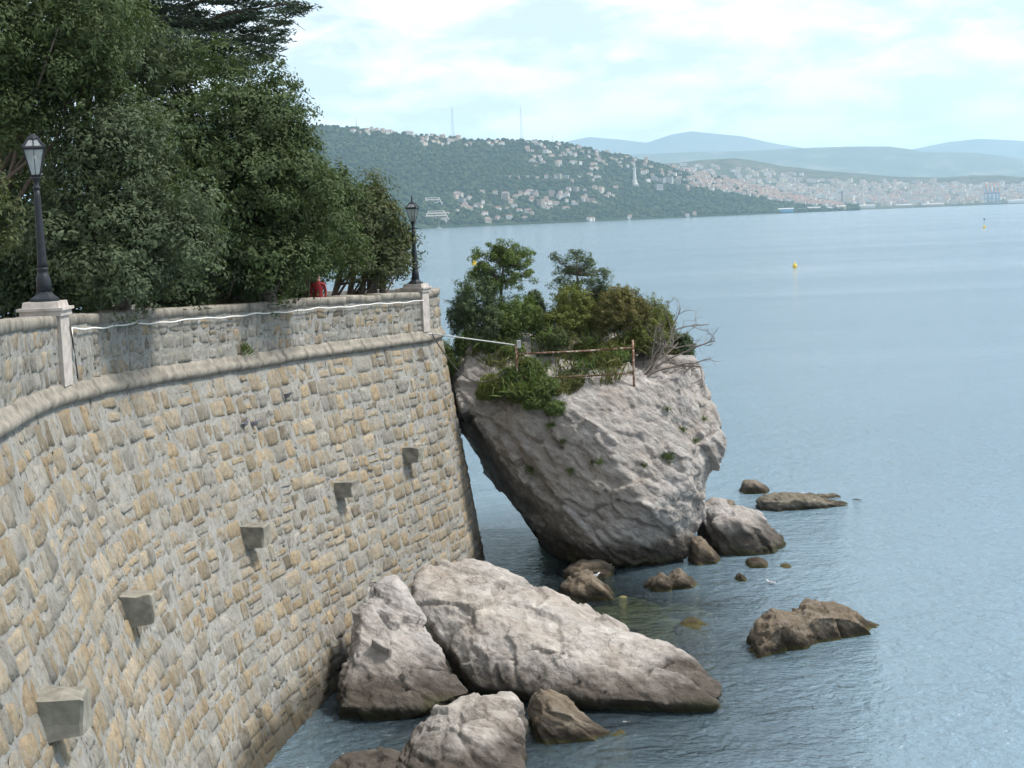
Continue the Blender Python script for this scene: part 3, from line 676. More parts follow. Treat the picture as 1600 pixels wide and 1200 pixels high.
rock('point_rock', [outline([(1158, 766), (1162, 755), (1175, 752), (1188, 758), (1200, 765), (1180, 769)], 60.5, 0.6, -0.8)], M['wet_rock'], 'small dark rock just behind the flat reef', 0.05, 0.85, 1, seed=73)
rock('peak_rock', [outline([(880, 918), (900, 903), (920, 894), (942, 903), (958, 920), (978, 934), (930, 940), (890, 930)], 44.6, 0.8, -0.9)], M['wet_rock'], 'peaked brown rock with olive foot in front of the leaning boulder', 0.045, 1.19, 1, seed=79)
rock('twin_rock', [outline([(1010, 916), (1022, 904), (1036, 896), (1046, 905), (1050, 922)], 45.2, .6, -.9), outline([(1040, 905), (1062, 888), (1078, 900), (1096, 916), (1060, 926), (1040, 922)], 45.4, 0.65, -0.9)], M['wet_rock'], 'twin-topped brown rock in front of the leaning boulder', 0.045, 1.02, 1, seed=83)
rock('fang_rock', [outline([(1134, 918), (1146, 902), (1156, 892), (1166, 899), (1173, 906), (1160, 915)], 45.8, 0.4, -0.8)], M['wet_rock'], 'small pointed olive rock near the floating gull', 0.04, 0.85, 1, seed=89)
rock('small_rock', [outline([(1163, 888), (1170, 878), (1184, 874), (1196, 880), (1192, 888)], 47.6, 0.45, -0.7)], M['wet_rock'], 'small rounded rock between squat boulder and pointed rock', 0.04, 0.68, 1, seed=97)
rock('tiny_rock', [outline([(1217, 886), (1224, 883), (1234, 882), (1238, 885), (1226, 888)], 47.2, 0.3, -0.5)], M['wet_rock'], 'tiniest rock just awash to the right of the others', 0.035, 0.25, 2, seed=101)
rock('shadow_rock', [outline([(884, 892), (900, 884), (940, 883), (958, 892), (940, 902), (895, 902)], 47.0, 0.5, -1.0)], M['wet_rock'], 'dark low rock in the shade under the leaning boulder', 0.05, 1.02, 1, seed=103)
rock('weedy_rock', [outline([(1046, 996), (1066, 980), (1090, 975), (1112, 984), (1117, 992), (1080, 1000)], 40.6, 0.8, -0.8)], M['wet_rock'], 'weed-covered rock just breaking the surface beyond the slab', 0.045, 0.68, 1, seed=107)
for i, (x, y, a, b, t) in enumerate([(975, 948, 1.5, .8, -.03), (1015, 968, 1.4, .9, -.04), (1030, 1000, 1.5, .9, -.03), (935, 952, 1.2, .8, -.06), (1065, 950, 1.2, .7, -.08)]):
    c = atz(x, y, -0.3); r2 = np.random.default_rng(300+i)
    P = [(c[0]+a*math.cos(q)*r2.uniform(.7, 1.1), c[1]+b*math.sin(q)*r2.uniform(.7, 1.1), z) for q in np.linspace(0, 2*PI, 9)[:-1] for z in (-1.8, t-0.35)] + [(c[0]+r2.normal(0, .2), c[1]+r2.normal(0, .15), t)]
    rock('sunken_rock', [P], M['weed_rock'], 'olive-brown rock lying just under the shallow water behind the slab', 0.07, 0.6, 3, 'sunken rocks behind the slab', 400+i)

# ------------------------------------------------------------------ lamps
def lamp(base, H_, rz, finial, label):
    """cast iron post with a four-sided lantern; H_ total height"""
    t = empty('street_lamp', base, label, 'street lamp', 'cast iron lamps on the sea wall')
    k = H_/2.9; b = np.array(base)
    MB().lathe(b, [(0.26*k, 0), (0.26*k, .05*k), (0.20*k, .09*k), (.155*k, .13*k), (.14*k, .17*k)], 8, rot=rz+PI/8).build('base', M['iron'], t)
    MB().lathe(b, [(.135*k, .16*k), (.125*k, .38*k), (.10*k, .47*k), (.085*k, .49*k), (.085*k, .53*k), (.10*k, .55*k), (.10*k, .58*k), (.078*k, .60*k)], 14).build('plinth', M['iron'], t, True)
    MB().lathe(b, [(.088*k, .59*k), (.085*k, .70*k), (.07*k, 1.2*k), (.056*k, 1.80*k), (.05*k, 1.95*k)], 12).build('post', M['iron'], t, True)
    MB().lathe(b, [(.05*k, 1.94*k), (.066*k, 1.96*k), (.066*k, 1.99*k), (.048*k, 2.01*k), (.05*k, 2.10*k), (.085*k, 2.13*k), (.09*k, 2.16*k), (.05*k, 2.18*k)], 12).build('collar', M['iron'], t, True)
    if finial: MB().tube([b+np.array([-.2*k, 0, 1.93*k]), b+np.array([.2*k, 0, 1.93*k])], .017*k, 6).build('ladder_bar', M['iron'], t)
    z0, z1 = 2.19*k, 2.66*k; r0_, r1_ = .10*k, .25*k
    ang = [rz + PI/4 + i*PI/2 for i in range(4)]
    lo = [b+np.array([r0_*math.cos(a), r0_*math.sin(a), z0]) for a in ang]; hi = [b+np.array([r1_*math.cos(a), r1_*math.sin(a), z1]) for a in ang]
    m = MB()
    for i in range(4):
        j = (i+1) % 4
        m.tube([lo[i], hi[i]], .013*k, 5); m.tube([lo[i], lo[j]], .014*k, 5); m.tube([hi[i]*1.0, hi[j]], .034*k, 6)
        m.tube([(lo[i]+lo[j])/2, (hi[i]+hi[j])/2], .006*k, 4)
        c = hi[i]; m.lathe(c, [(.018*k, 0), (.022*k, .03*k), (.006*k, .07*k)], 6)
    fr_ = m.build('lantern_frame', M['iron'], t)
    for i in range(4):
        j = (i+1) % 4; cc = (lo[i]+lo[j]+hi[i]+hi[j])/4*.03
        P = [q*.97+cc*0+ (b*.03) for q in (lo[i], lo[j], hi[j], hi[i])]
        P = [np.array([b[0]+(q[0]-b[0])*.93, b[1]+(q[1]-b[1])*.93, q[2]]) for q in (lo[i], lo[j], hi[j], hi[i])]
        mk('glass_pane', P, [(0, 1, 2, 3)], M['glass'], fr_)
    z2 = 2.82*k; r2_ = .12*k
    top = [b+np.array([r2_*math.cos(a), r2_*math.sin(a), z2]) for a in ang]
    m = MB()
    for i in range(4):
        j = (i+1) % 4; m.tube([hi[i], top[i]], .02*k, 5); m.tube([top[i], top[j]], .02*k, 5); m.tube([(hi[i]+hi[j])/2, (top[i]+top[j])/2], .012*k, 4)
    m.lathe(b+np.array([0, 0, z2-.01*k]), [(r2_*.95, 0), (r2_*.8, .04*k), (.05*k, .075*k), (.04*k, .10*k)], 10)
    rf = m.build('lantern_roof', M['iron'], t)
    for i in range(4):
        j = (i+1) % 4
        P = [np.array([b[0]+(q[0]-b[0])*.95, b[1]+(q[1]-b[1])*.95, q[2]]) for q in (hi[i], hi[j], top[j], top[i])]
        mk('roof_pane', P, [(0, 1, 2, 3)], M['glass'], rf)
    MB().lathe(b+np.array([0, 0, z0]), [(.02*k, 0), (.02*k, .16*k), (.045*k, .18*k), (.05*k, .28*k), (.02*k, .34*k)], 10).build('light_bulb', M['white_paint'], t, True)
    if finial: MB().lathe(b+np.array([0, 0, z2+.08*k]), [(.03*k, 0), (.018*k, .05*k), (.035*k, .08*k), (.018*k, .11*k), (.008*k, .2*k), (.003*k, .24*k)], 8).build('finial', M['iron'], t, True)
    return t
lamp(base1, 2.98, rz1+0.25, False, 'black iron lamp post rising before the oaks, nearer of the two')
lamp(base2, 2.62, rz2+0.1, True, 'black iron lamp post at the wall end against the sea')

# ------------------------------------------------------------------ cables, pipe, railing
def cable_path():
    P = []
    S = np.linspace(S_L1+0.42, S_L2-0.2, 90)
    for s in S:
        ph = (s-S[0])/3.4; sag = 0.035*math.sin(PI*(ph % 1.0)) + .012*math.sin(s*5.1)
        P.append(wpos(np.array([s]), np.array([float(ztop(s))-0.24-sag]), 0.085)[0])
    s0 = S[0]; a = float(ztop(s0))
    pre = [wpos(np.array([s0-0.03]), np.array([a-z]), 0.085)[0] for z in (0.85, 0.6, 0.4)]
    return pre + P
m = MB(); m.tube(cable_path(), 0.017, 6)
tag(m.build('white_cable', M['white_paint'], None, True), 'thin white cable clipped along the top of the parapet', 'cable')
m = MB(); P = [wpos(np.array([S_L1+0.34+o]), np.array([float(ztop(S_L1))-z]), 0.10)[0] for o, z in ((-.1, .2), (0, .42), (.06, .7), (.14, 1.0), (.16, 1.2))]
m.tube(P, 0.014, 6); tag(m.build('dark_cable', M['black_rubber'], None, True), 'short dark cable hanging beside the pedestal of the nearer lamp', 'cable')
RL = 50.3
pa = np.array(wpos(np.array([S_CORNER-0.1]), np.array([8.08]), 0.16)[0])
post1 = aty(809, 612, 48.9); post1t = aty(808, 538, 48.9); post1t[:2] = post1[:2]
post2 = aty(991, 612, 48.7); post2t = aty(989, 531, 48.7); post2t[:2] = post2[:2]
m = MB(); m.tube([pa, post1t+np.array([-.03, 0, -.02])], 0.022, 8); m.tube([pa-np.array([.25, .1, -.02]), pa], 0.03, 8)
tag(m.build('grey_pipe', M['galvanised'], None, True), 'thin grey pipe bridging from wall end to railing', 'pipe')
q1 = aty(805, 572, 49.2); P = [pa*(1-t)+q1*t + np.array([0, 0, -1.25*math.sin(PI*t)*(1-0.35*t)]) for t in np.linspace(0, 1, 16)]
m = MB(); m.tube(P, 0.02, 6); tag(m.build('hanging_cable', M['black_rubber'], None, True), 'dark cable sagging from the wall end to the leaning boulder', 'cable')
rail = empty('railing', post1, 'rusty two-bar pipe railing on the front of the leaning boulder', 'railing')
for a, b_ in ((post1, post1t), (post2, post2t)): MB().tube([a-np.array([0, 0, .35]), b_], 0.04, 8).build('post', M['rust'], rail, True)
for (x0, y0), (x1, y1) in (((809, 553), (990, 543)), ((809, 591), (990, 583))):
    a = aty(x0, y0, 48.9); b_ = aty(x1, y1, 48.7); mid = (a+b_)/2+np.array([0, 0.02, -.03]); MB().tube([a, mid, b_], 0.031, 8).build('rail', M['rust'], rail, True)
MB().box(post1t+np.array([.1, .02, .0]), (.14, .14, .24)).build('junction_box', M['galvanised'], rail)

# ------------------------------------------------------------------ foliage
def leaves(C, R, n, size, r, up=0.25, shell=(0.55, 1.05), asp=0.45, dirs=None):
    """n diamond leaves spread through the outer part of each ellipsoid clump; dirs: the way each clump faces"""
    C = np.asarray(C, float); R = np.asarray(R, float)
    k = np.repeat(np.arange(len(C)), n)
    m = len(k); d = r.normal(size=(m, 3)); d /= np.linalg.norm(d, axis=1, keepdims=True)
    rad = r.uniform(shell[0]**3, shell[1]**3, m)**(1/3)
    P = C[k] + d*R[k]*rad[:, None]
    nrm = (d*0.8 if dirs is None else dirs[k]*1.15 + d*.4) + r.normal(size=(m, 3))*0.34 + np.array([0, 0, up]); nrm /= np.linalg.norm(nrm, axis=1, keepdims=True)
    a = np.cross(nrm, r.normal(size=(m, 3))); a /= np.linalg.norm(a, axis=1, keepdims=True); b = np.cross(nrm, a)
    s = size*r.uniform(0.6, 1.4, m)[:, None]
    V = np.stack([P-a*s*.5, P+b*s*asp*.5+nrm*s*.08, P+a*s*.5, P-b*s*asp*.5+nrm*s*.08], 1).reshape(-1, 3)
    return V, np.arange(4*m).reshape(-1, 4)
def tufts(C, R, lsize, dens, r):
    """sprigs of leaves gathered over the surface of each clump, with gaps between them"""
    tr = lsize*1.75; n = np.maximum(6, dens*4.3*(R.mean(1)/tr)**2).astype(int); k = np.repeat(np.arange(len(C)), n); m = len(k)
    d = r.normal(size=(m, 3)); d /= np.linalg.norm(d, axis=1, keepdims=True); d[:, 2] = np.where(r.random(m) < .5, np.abs(d[:, 2]), d[:, 2])
    bumpy = 1 + .22*vnoise(d*2.3 + k[:, None]*7.7, 3)
    rad = np.where(r.random(m) < .8, r.uniform(.85, 1.12, m), r.uniform(.3, .85, m))*bumpy
    P = C[k]+d*R[k]*rad[:, None]; s_ = tr*r.uniform(.55, 1.45, m)
    return P, np.stack([s_, s_, s_*.8], 1), d, np.full(m, 13)
def shoots(c, R, n, length, lsize, r):
    """leafy shoots that break the outline of a crown"""
    P, S_, D = [], [], []
    for _ in range(n):
        d = r.normal(size=3); d[2] = abs(d[2])*.9-.1; d /= np.linalg.norm(d); a = c+d*R*r.uniform(.75, .98); g_ = d+r.normal(0, .4, 3)+np.array([0, 0, .35]); g_ /= np.linalg.norm(g_); ln = length*r.uniform(.4, 1.25)
        for t in np.linspace(.1, 1, 5): P.append(a+g_*ln*t); S_.append(lsize*1.5*(1.15-.75*t)); D.append(g_)
    S_ = np.array(S_); return np.array(P), np.stack([S_, S_, S_], 1), np.array(D)
def lobes(c, R, nl, lr, r, lower=-0.75, jit=0.2):
    """clumps over the surface of a crown ellipsoid"""
    P = []; off = r.uniform(0, 6.28)
    for i in range(nl):
        z = 1-2*(i+.5)/nl; th = i*2.39996+off+r.uniform(-.5, .5); q = math.sqrt(1-z*z)
        if z < lower: continue
        d = np.array([q*math.cos(th), q*math.sin(th), z]); P.append(c + d*R*(0.76+r.uniform(-jit, jit)))
    P = np.array(P); s = r.uniform(.55, 1.4, len(P))[:, None]
    return P, s*np.array([lr, lr, lr*.85])
def limb(a, b, r0_, r1_, r, n=5, wob=0.08):
    a = np.asarray(a, float); b = np.asarray(b, float); Ln = np.linalg.norm(b-a)
    return [a+(b-a)*t + r.normal(0, wob*Ln*.35, 3)*(0 < t < 1) for t in np.linspace(0, 1, n)], list(np.linspace(r0_, r1_, n))
def tree(name, ell, foot, mat, label, cat='tree', lsize=0.11, dens=1.0, trunk_r=0.16, seed=0, group=None, lobe=0.75, fill=True, barks='bark', trunks=None, spray=1.0):
    """ell: crown ellipsoids (centre, radii); foot: trunk base"""
    r = np.random.default_rng(seed); t = empty(name, foot, label, cat, group)
    CC, RR = [], []
    m = MB(); foot = np.asarray(foot, float)
    for (c, R) in ell:
        c = np.asarray(c, float); R = np.asarray(R, float); mean = R.mean(); lr = lobe*min(1.0, mean/1.6)
        nl = int(max(7, 2.7*(mean/lr)**2))
        P, S_ = lobes(c, R, nl, lr, r); CC.append(P); RR.append(S_)
        if fill:
            P, S_ = lobes(c, R*.58, max(6, nl//4), lr*1.3, r); CC.append(P); RR.append(S_)
    C = np.concatenate(CC); R = np.concatenate(RR)
    Pt, Rt, Dt, cnt = tufts(C, R, lsize, dens, r)
    for (c, R_) in ell:
        sp_ = shoots(np.asarray(c), np.asarray(R_), int(spray*10*max(1, np.mean(R_))**1.5), .30*min(1.6, float(np.mean(R_))), lsize, r); Pt = np.concatenate([Pt, sp_[0]]); Rt = np.concatenate([Rt, sp_[1]]); Dt = np.concatenate([Dt, sp_[2]]); cnt = np.concatenate([cnt, np.full(len(sp_[0]), 7)])
    V, Fc = leaves(Pt, Rt, cnt, lsize, r, shell=(.1, 1.1), dirs=Dt)
    top = np.mean([c for c, _ in ell], axis=0)
    for ft in (trunks or [foot]):
        ft = np.asarray(ft, float); ctr = np.array([ft[0]*.5+top[0]*.5, ft[1]*.5+top[1]*.5, top[2]])
        p, q = limb(ft, ctr, trunk_r, trunk_r*.45, r); m.tube(p, q, 8)
        for i in r.choice(len(C), min(len(C), 9), replace=False):
            k = r.uniform(.35, .9); st = p[int(k*(len(p)-1))]; pp, qq = limb(st, C[i], trunk_r*.38, trunk_r*.08, r, 4); m.tube(pp, qq, 5)
    m.build('trunk', M[barks], t, True)
    mk('crown', V, Fc, M[mat], t)
    return t
def E(px, py, Y, rx, ry, rd=None):
    """crown ellipsoid seen at px,py with half sizes in photo pixels at distance Y"""
    k = Y/FPX; return (aty(px, py, Y), np.array([rx*k, (rd or rx)*k, ry*k]))
def gz(X, Y): return float(np.interp(Y, _ztY, _ztZ)) - 1.0
def ft(px, Y, dx=0):
    p = aty(px, 450, Y); return np.array([p[0]+dx, Y, gz(p[0], Y)])
OAKS = 'evergreen oaks on the terrace'
tree('oak_tree', [E(180, 255, 31, 85, 95), E(245, 380, 30.4, 95, 95), E(130, 380, 30.5, 90, 100), E(225, 230, 32.5, 60, 60), E(300, 390, 31.2, 42, 65), E(180, 440, 30, 90, 42)],
     ft(185, 31.2), 'oak_leaf_grey', 'grey-green evergreen oak overhanging the parapet right of the nearer lamp', lsize=.10, seed=1, group=OAKS, trunk_r=.2)
tree('oak_tree', [E(330, 190, 38, 105, 95), E(420, 180, 38.5, 58, 75), E(400, 300, 37.6, 120, 110), E(480, 340, 38.4, 64, 105), E(400, 415, 37.6, 110, 62), E(450, 230, 38.6, 46, 60), E(300, 330, 38, 80, 110)],
     ft(410, 38.4), 'oak_leaf', 'tallest dark green evergreen oak standing against the sky', lsize=.11, seed=2, group=OAKS, trunk_r=.24)
tree('oak_tree', [E(556, 352, 46.5, 58, 64), E(598, 380, 47.5, 46, 64), E(548, 405, 45.8, 52, 46), E(618, 395, 49, 26, 52), E(580, 326, 47.5, 34, 36), E(590, 415, 46.6, 44, 34)],
     ft(560, 46.6), 'oak_leaf_brown', 'olive-brown oak with bare trunks beside the farther lamp', lsize=.12, seed=3, group=OAKS, trunk_r=.14, trunks=[ft(514, 46.2), ft(566, 46.6), ft(583, 46.8), ft(592, 47.0), ft(540, 47.2)])
tree('oak_tree', [E(60, 60, 30.5, 130, 90), E(20, 180, 30, 70, 80), E(110, 150, 31, 80, 80), E(-40, 80, 29.5, 90, 120)],
     ft(30, 31, -1.2), 'oak_leaf', 'dark oak filling the top corner above the nearer lamp', lsize=.095, seed=4, group=OAKS, trunk_r=.2)
tree('oak_tree', [E(170, 90, 37, 95, 75), E(120, 60, 38, 80, 70), E(230, 140, 38, 60, 60)],
     ft(160, 38, -.5), 'oak_leaf_grey', 'pale grey-green oak under the cedar branches', lsize=.11, seed=5, group=OAKS, trunk_r=.2)
tree('oak_tree', [E(-22, 335, 23.0, 42, 85)], ft(-40, 23.2, -.4), 'oak_leaf_brown', 'olive-green leafy branch at the picture edge beside the nearer lamp', lsize=.085, seed=6, group=OAKS, trunk_r=.1, lobe=.4)
tree('oak_tree', [E(60, 400, 33, 110, 130), E(-20, 250, 34, 120, 150), E(30, 470, 32, 100, 60)], ft(20, 34, -1), 'oak_leaf_dark', 'dark shaded oak behind the nearer lamp', lsize=.13, seed=7, group=OAKS, trunk_r=.2, dens=.8)
tree('oak_tree', [E(475, 400, 42.8, 66, 54), E(505, 330, 43.2, 46, 95), E(435, 430, 41.4, 50, 44), E(520, 385, 43.6, 40, 58), E(522, 305, 44.0, 34, 48)], ft(470, 42.8), 'oak_leaf', 'green oak filling the gap before the bare trunks', lsize=.12, seed=8, group=OAKS, trunk_r=.16)
tree('oak_tree', [E(330, 420, 36.2, 60, 60), E(390, 438, 37.8, 50, 42)], ft(335, 38.2), 'oak_leaf_dark', 'low dark oak between the grey-green and the tallest oak', lsize=.11, seed=9, group=OAKS, trunk_r=.14)
# the cedar: flat layered boughs
def cedar():
    r = np.random.default_rng(77); Y0 = 47.0
    root = aty(200, 450, Y0); foot = np.array([root[0]-1.0, Y0, gz(root[0], Y0)]); t = empty('cedar_tree', foot, 'dark cedar with flat layered boughs reaching over the oaks', 'tree')
    top = aty(170, -260, Y0); m = MB(); m.tube([foot, (foot+top)/2, top], [.4, .28, .08], 9)
    C = []; R = []; DD = []
    boughs = [((220, 60), (468, 2), 1.0), ((230, 95), (440, 40), .9), ((200, 30), (420, -25), 1.0), ((210, 110), (425, 78), .8), ((180, 10), (300, -40), 1.0), ((200, 70), (350, 60), .9), ((190, 40), (380, 25), .9), ((200, 20), (120, -30), .9), ((210, -30), (430, -60), 1), ((200, -90), (400, -110), 1), ((220, 90), (390, 105), .8)]
    for (a, b, sc_) in boughs:
        p = aty(a[0], a[1], Y0+r.uniform(-1, 1)); q = aty(b[0], b[1], Y0-1.5+r.uniform(-1.5, 1.5))
        pp, qq = limb(p, q, .10, .02, r, 8, .05); m.tube(pp, qq, 6)
        for u in np.linspace(.12, 1.0, 15):
            base = p+(q-p)*u; wd = (.22+1.0*(1-u)**.7*min(1, u*3))*sc_
            for s_ in range(4):
                o = np.array([r.normal(0, .35*wd), r.normal(0, 1.0*wd), r.normal(0, .2)-.12]); C.append(base+o); R.append((.42*sc_+.1, .30*sc_, .09)); DD.append(q-p)
    m.build('trunk', M['bark'], t, True)
    C = np.array(C); R = np.array(R)
    k = np.repeat(np.arange(len(C)), 75); m_ = len(k); D = np.array(DD); D /= np.linalg.norm(D, axis=1, keepdims=True)
    d = r.normal(size=(m_, 3)); d /= np.linalg.norm(d, axis=1, keepdims=True); P = C[k]+d*R[k]*r.uniform(.2, 1.15, m_)[:, None]
    a = D[k]*.9+r.normal(0, .55, (m_, 3))+np.array([0, 0, -.12]); a /= np.linalg.norm(a, axis=1, keepdims=True); b_ = np.cross(a, r.normal(size=(m_, 3))); b_ /= np.linalg.norm(b_, axis=1, keepdims=True); s_ = .17*r.uniform(.5, 1.5, m_)[:, None]
    V = np.stack([P-a*s_*.5, P+b_*s_*.11, P+a*s_*.5, P-b_*s_*.11], 1).reshape(-1, 3); Fc = np.arange(4*m_).reshape(-1, 4)
    mk('crown', V, Fc, M['needle'], t)
    p = aty(452, 30, Y0-1.5); q = aty(478, 48, Y0-1.6); mb = MB(); mb.tube([aty(430, 12, Y0-1.5), p, q], [.02, .014, .006], 5); mb.build('bare_twig', M['bark'], t)
cedar()
for i, (x, Y, a, lab) in enumerate([(90, 34.5, 90, 'low dark undergrowth bush in the shade right of the nearer lamp'), (215, 36, 80, 'low dark undergrowth bush under the grey-green oak'), (330, 40.5, 75, 'low dark undergrowth bush under the tallest oak'), (425, 43.5, 60, 'low dark undergrowth bush left of the red-clad person'), (20, 31.5, 60, 'low dark undergrowth bush behind the nearer lamp pedestal')]):
    tree('undergrowth_bush', [E(x, 462, Y, a, 30), E(x+a*.6, 455, Y+.5, a*.6, 30)], ft(x, Y), 'oak_leaf_dark', lab, 'bush', .14, 1.0, .05, 140+i, None, .5)
# far trees that close the wood behind
for i, (x, y, Y, a, b) in enumerate([(80, 300, 44, 120, 150), (250, 330, 46, 120, 140), (380, 380, 48, 100, 90), (-60, 150, 42, 160, 200), (150, 420, 42, 120, 70)]):
    tree('oak_tree', [E(x, y, Y, a, b)], ft(x, Y), 'oak_leaf_dark', 'dark oak deep in the wood, showing only through gaps', lsize=.17, seed=20+i, group='oaks deep in the wood', trunk_r=.2, dens=.45)

# ------------------------------------------------------------------ plants on the leaning boulder
def shrub(name, ell, foot, mat, label, seed, lsize=.07, dens=1.0, lobe=.28, tr=.03, cat='shrub', fill=True, group=None): return tree(name, ell, foot, mat, label, cat, lsize, dens, tr, seed, group, lobe, fill, spray=4.5)
def F(px, py, Y): return aty(px, py, Y)
def pine(name, trunk_px, Y, tiers, mat, label, seed, lsize=.075, dens=1.0):
    """thin trunk carrying a few open tiers of foliage"""
    r = np.random.default_rng(seed); tp = [aty(x, y, Y) for x, y in trunk_px]; t = empty(name, tp[0], label, 'tree')
    m = MB(); m.tube(tp, list(np.linspace(.075, .022, len(tp))), 7); C = []; R = []
    for (x, y, rx, ry, dy) in tiers:
        c = aty(x, y, Y+dy); k = Y/FPX; b = min(tp, key=lambda q: np.linalg.norm(q-c-np.array([0, 0, -.25])))
        for j in range(max(5, int(rx*ry/20))):
            e = c+np.array([r.normal(0, .48*rx*k), r.normal(0, .5*rx*k), r.normal(0, .45*ry*k)]); C.append(e); s_ = r.uniform(.13, .24); R.append((s_, s_, s_*.7))
            pp, qq = limb(b, e, .02, .006, r, 4, .12); m.tube(pp, qq, 4)
    m.build('trunk', M['bark'], t, True)
    V, Fc = leaves(np.array(C), np.array(R), int(80*dens), lsize, r, .3, (.2, 1.1), .38); mk('crown', V, Fc, M[mat], t); return t
pine('pine_tree', [(781, 530), (782, 480), (784, 440), (787, 412), (790, 390)], 52, [(786, 402, 34, 22, 0), (762, 416, 24, 20, 0), (812, 410, 24, 22, .2), (788, 386, 20, 12, 0), (745, 430, 16, 14, .3), (800, 436, 24, 14, 0), (770, 440, 26, 16, .2)], 'bush_green', 'small pine with a bare pale trunk on the left of the boulder top', 31, .085, 1.2)
pine('pine_tree', [(905, 520), (904, 470), (902, 430), (901, 395)], 53, [(901, 396, 14, 8, 0), (890, 408, 18, 9, 0), (914, 406, 18, 10, .2), (880, 424, 20, 10, 0), (924, 422, 18, 11, 0), (902, 420, 18, 12, 0), (942, 426, 12, 12, 0), (876, 442, 22, 10, 0), (926, 442, 22, 12, 0), (902, 448, 22, 12, 0), (868, 404, 7, 5, 0), (945, 446, 12, 10, 0)], 'bush_blue', 'small open pine with dark trunk in the middle of the boulder top', 33, .08, .75)
shrub('shrub', [E(748, 479, 51.6, 43.3, 53.1), E(725, 499, 51.8, 25.1, 35.4), E(765, 514, 51.2, 39.9, 35.4)], F(755, 530, 51.6), 'bush_blue', 'dark bushy shrub at the left end of the boulder top', 35)
shrub('shrub', [E(815, 499, 51.6, 34.2, 40.1), E(790, 509, 51.2, 27.4, 35.4)], F(808, 530, 51.6), 'bush_green', 'green rounded shrub right of the bare pale trunk', 36)
shrub('shrub', [E(842, 509, 53.5, 18.2, 37.8), E(835, 479, 53.6, 13.7, 23.6)], F(840, 530, 53.5), 'bush_blue', 'thin bluish shrub between the two small pines', 37, dens=.5, fill=False)
shrub('shrub', [E(895, 481, 52, 34.2, 35.4), E(880, 507, 51.6, 31.9, 30.7), E(912, 499, 51.8, 27.4, 35.4)], F(893, 525, 52), 'bush_yellow', 'yellow-green shrub under the middle pine', 38)
shrub('shrub', [E(968, 475, 51.6, 34.2, 28.3), E(985, 499, 51.2, 38.8, 35.4), E(955, 501, 51.4, 29.6, 30.7)], F(958, 545, 51.4), 'bush_red', 'rust-tinged shrub behind the right railing post', 39)
shrub('shrub', [E(1016, 501, 51.6, 34.2, 37.8), E(1008, 529, 51, 38.8, 30.7), E(1035, 514, 51.8, 18.2, 28.3)], F(1005, 548, 51.2), 'bush_yellow', 'olive shrub beside the bare dead branches', 40, dens=.8)
shrub('shrub', [E(932, 512, 53, 24, 34), E(938, 470, 53.4, 14, 22)], F(932, 530, 53), 'bush_blue', 'slim green shrub behind the rust-tinged one', 41, dens=.7)
shrub('shrub', [E(868, 530, 50.4, 26, 20)], F(868, 546, 50.4), 'oak_leaf_brown', 'round brownish shrub just above the top rail', 42)
shrub('shrub', [E(825, 578, 49.3, 20, 18), E(800, 590, 49.2, 18, 16)], F(815, 598, 49.3), 'bush_green', 'green shrub behind the left railing post', 43)
shrub('shrub', [E(848, 608, 48.5, 27, 18), E(812, 616, 48.6, 20, 14), E(834, 628, 48.2, 17, 11), E(790, 610, 48.9, 12, 10)], F(835, 640, 48.4), 'bush_green', 'bright green shrub hanging over the front edge below the left post', 44, dens=.75, lobe=.2)
shrub('shrub', [E(880, 600, 49.6, 24, 18), E(905, 590, 49.7, 24, 16)], F(890, 614, 49.6), 'oak_leaf_brown', 'brown-green scrub along the lower rail', 45)
shrub('shrub', [E(935, 574, 50.2, 28, 15), E(965, 562, 50.4, 20, 14)], F(945, 590, 50.2), 'bush_green', 'green scrub under the right half of the railing', 46)
shrub('shrub', [E(868, 612, 48.6, 20, 14), E(900, 602, 48.9, 16, 11)], F(880, 622, 48.7), 'bush_red', 'rust-brown scrub spilling over the edge in front of the lower rail', 51, dens=.6, fill=False)
shrub('shrub', [E(770, 540, 51.0, 24, 14), E(800, 548, 50.6, 20, 12)], F(785, 556, 50.8), 'bush_green', 'low green scrub on the boulder top behind the grey pipe end', 52, dens=.7)
shrub('shrub', [E(925, 548, 51.4, 30, 14), E(975, 540, 51.2, 26, 14)], F(950, 560, 51.3), 'bush_yellow', 'low olive scrub just behind the top rail', 53, dens=.7)
shrub('shrub', [E(775, 602, 49.2, 26, 15), E(760, 615, 49.1, 14, 12)], F(770, 618, 49.2), 'bush_yellow', 'low leafy tuft on the pale ledge below the hanging cable', 47)
shrub('shrub', [E(868, 640, 48, 16, 12)], F(868, 650, 48.0), 'bush_green', 'small tuft lowest on the boulder front edge', 48)
shrub('shrub', [E(1068, 545, 52, 16, 24)], F(1066, 570, 52.0), 'bush_blue', 'grassy tuft on the right shoulder of the boulder', 49, dens=.5, fill=False)
shrub('shrub', [E(703, 590, 53, 30, 42), E(728, 545, 53.5, 18, 30), E(690, 560, 53.4, 20, 30)], F(703, 630, 53.0), 'bush_green', 'dark green bush squeezed between wall end and boulder', 50)
def blades(p, n_, sz, r, out_):
    V = []; Fc = []
    for k in range(n_):
        a = p+r.normal(0, sz*.45, 3)*np.array([1, .4, .5]); d = out_+r.normal(0, .6, 3)+np.array([0, 0, .45]); d /= np.linalg.norm(d); ln = sz*r.uniform(.5, 1.25); w_ = np.cross(d, r.normal(size=3)); w_ /= np.linalg.norm(w_); w_ *= sz*.06
        tip = a+d*ln+np.array([0, 0, -.25*ln*r.random()]); i0 = len(V); V += [a-w_*.5, a+d*ln*.5+w_, tip, a+d*ln*.5-w_]; Fc.append((i0, i0+1, i0+2, i0+3))
    return V, np.array(Fc)
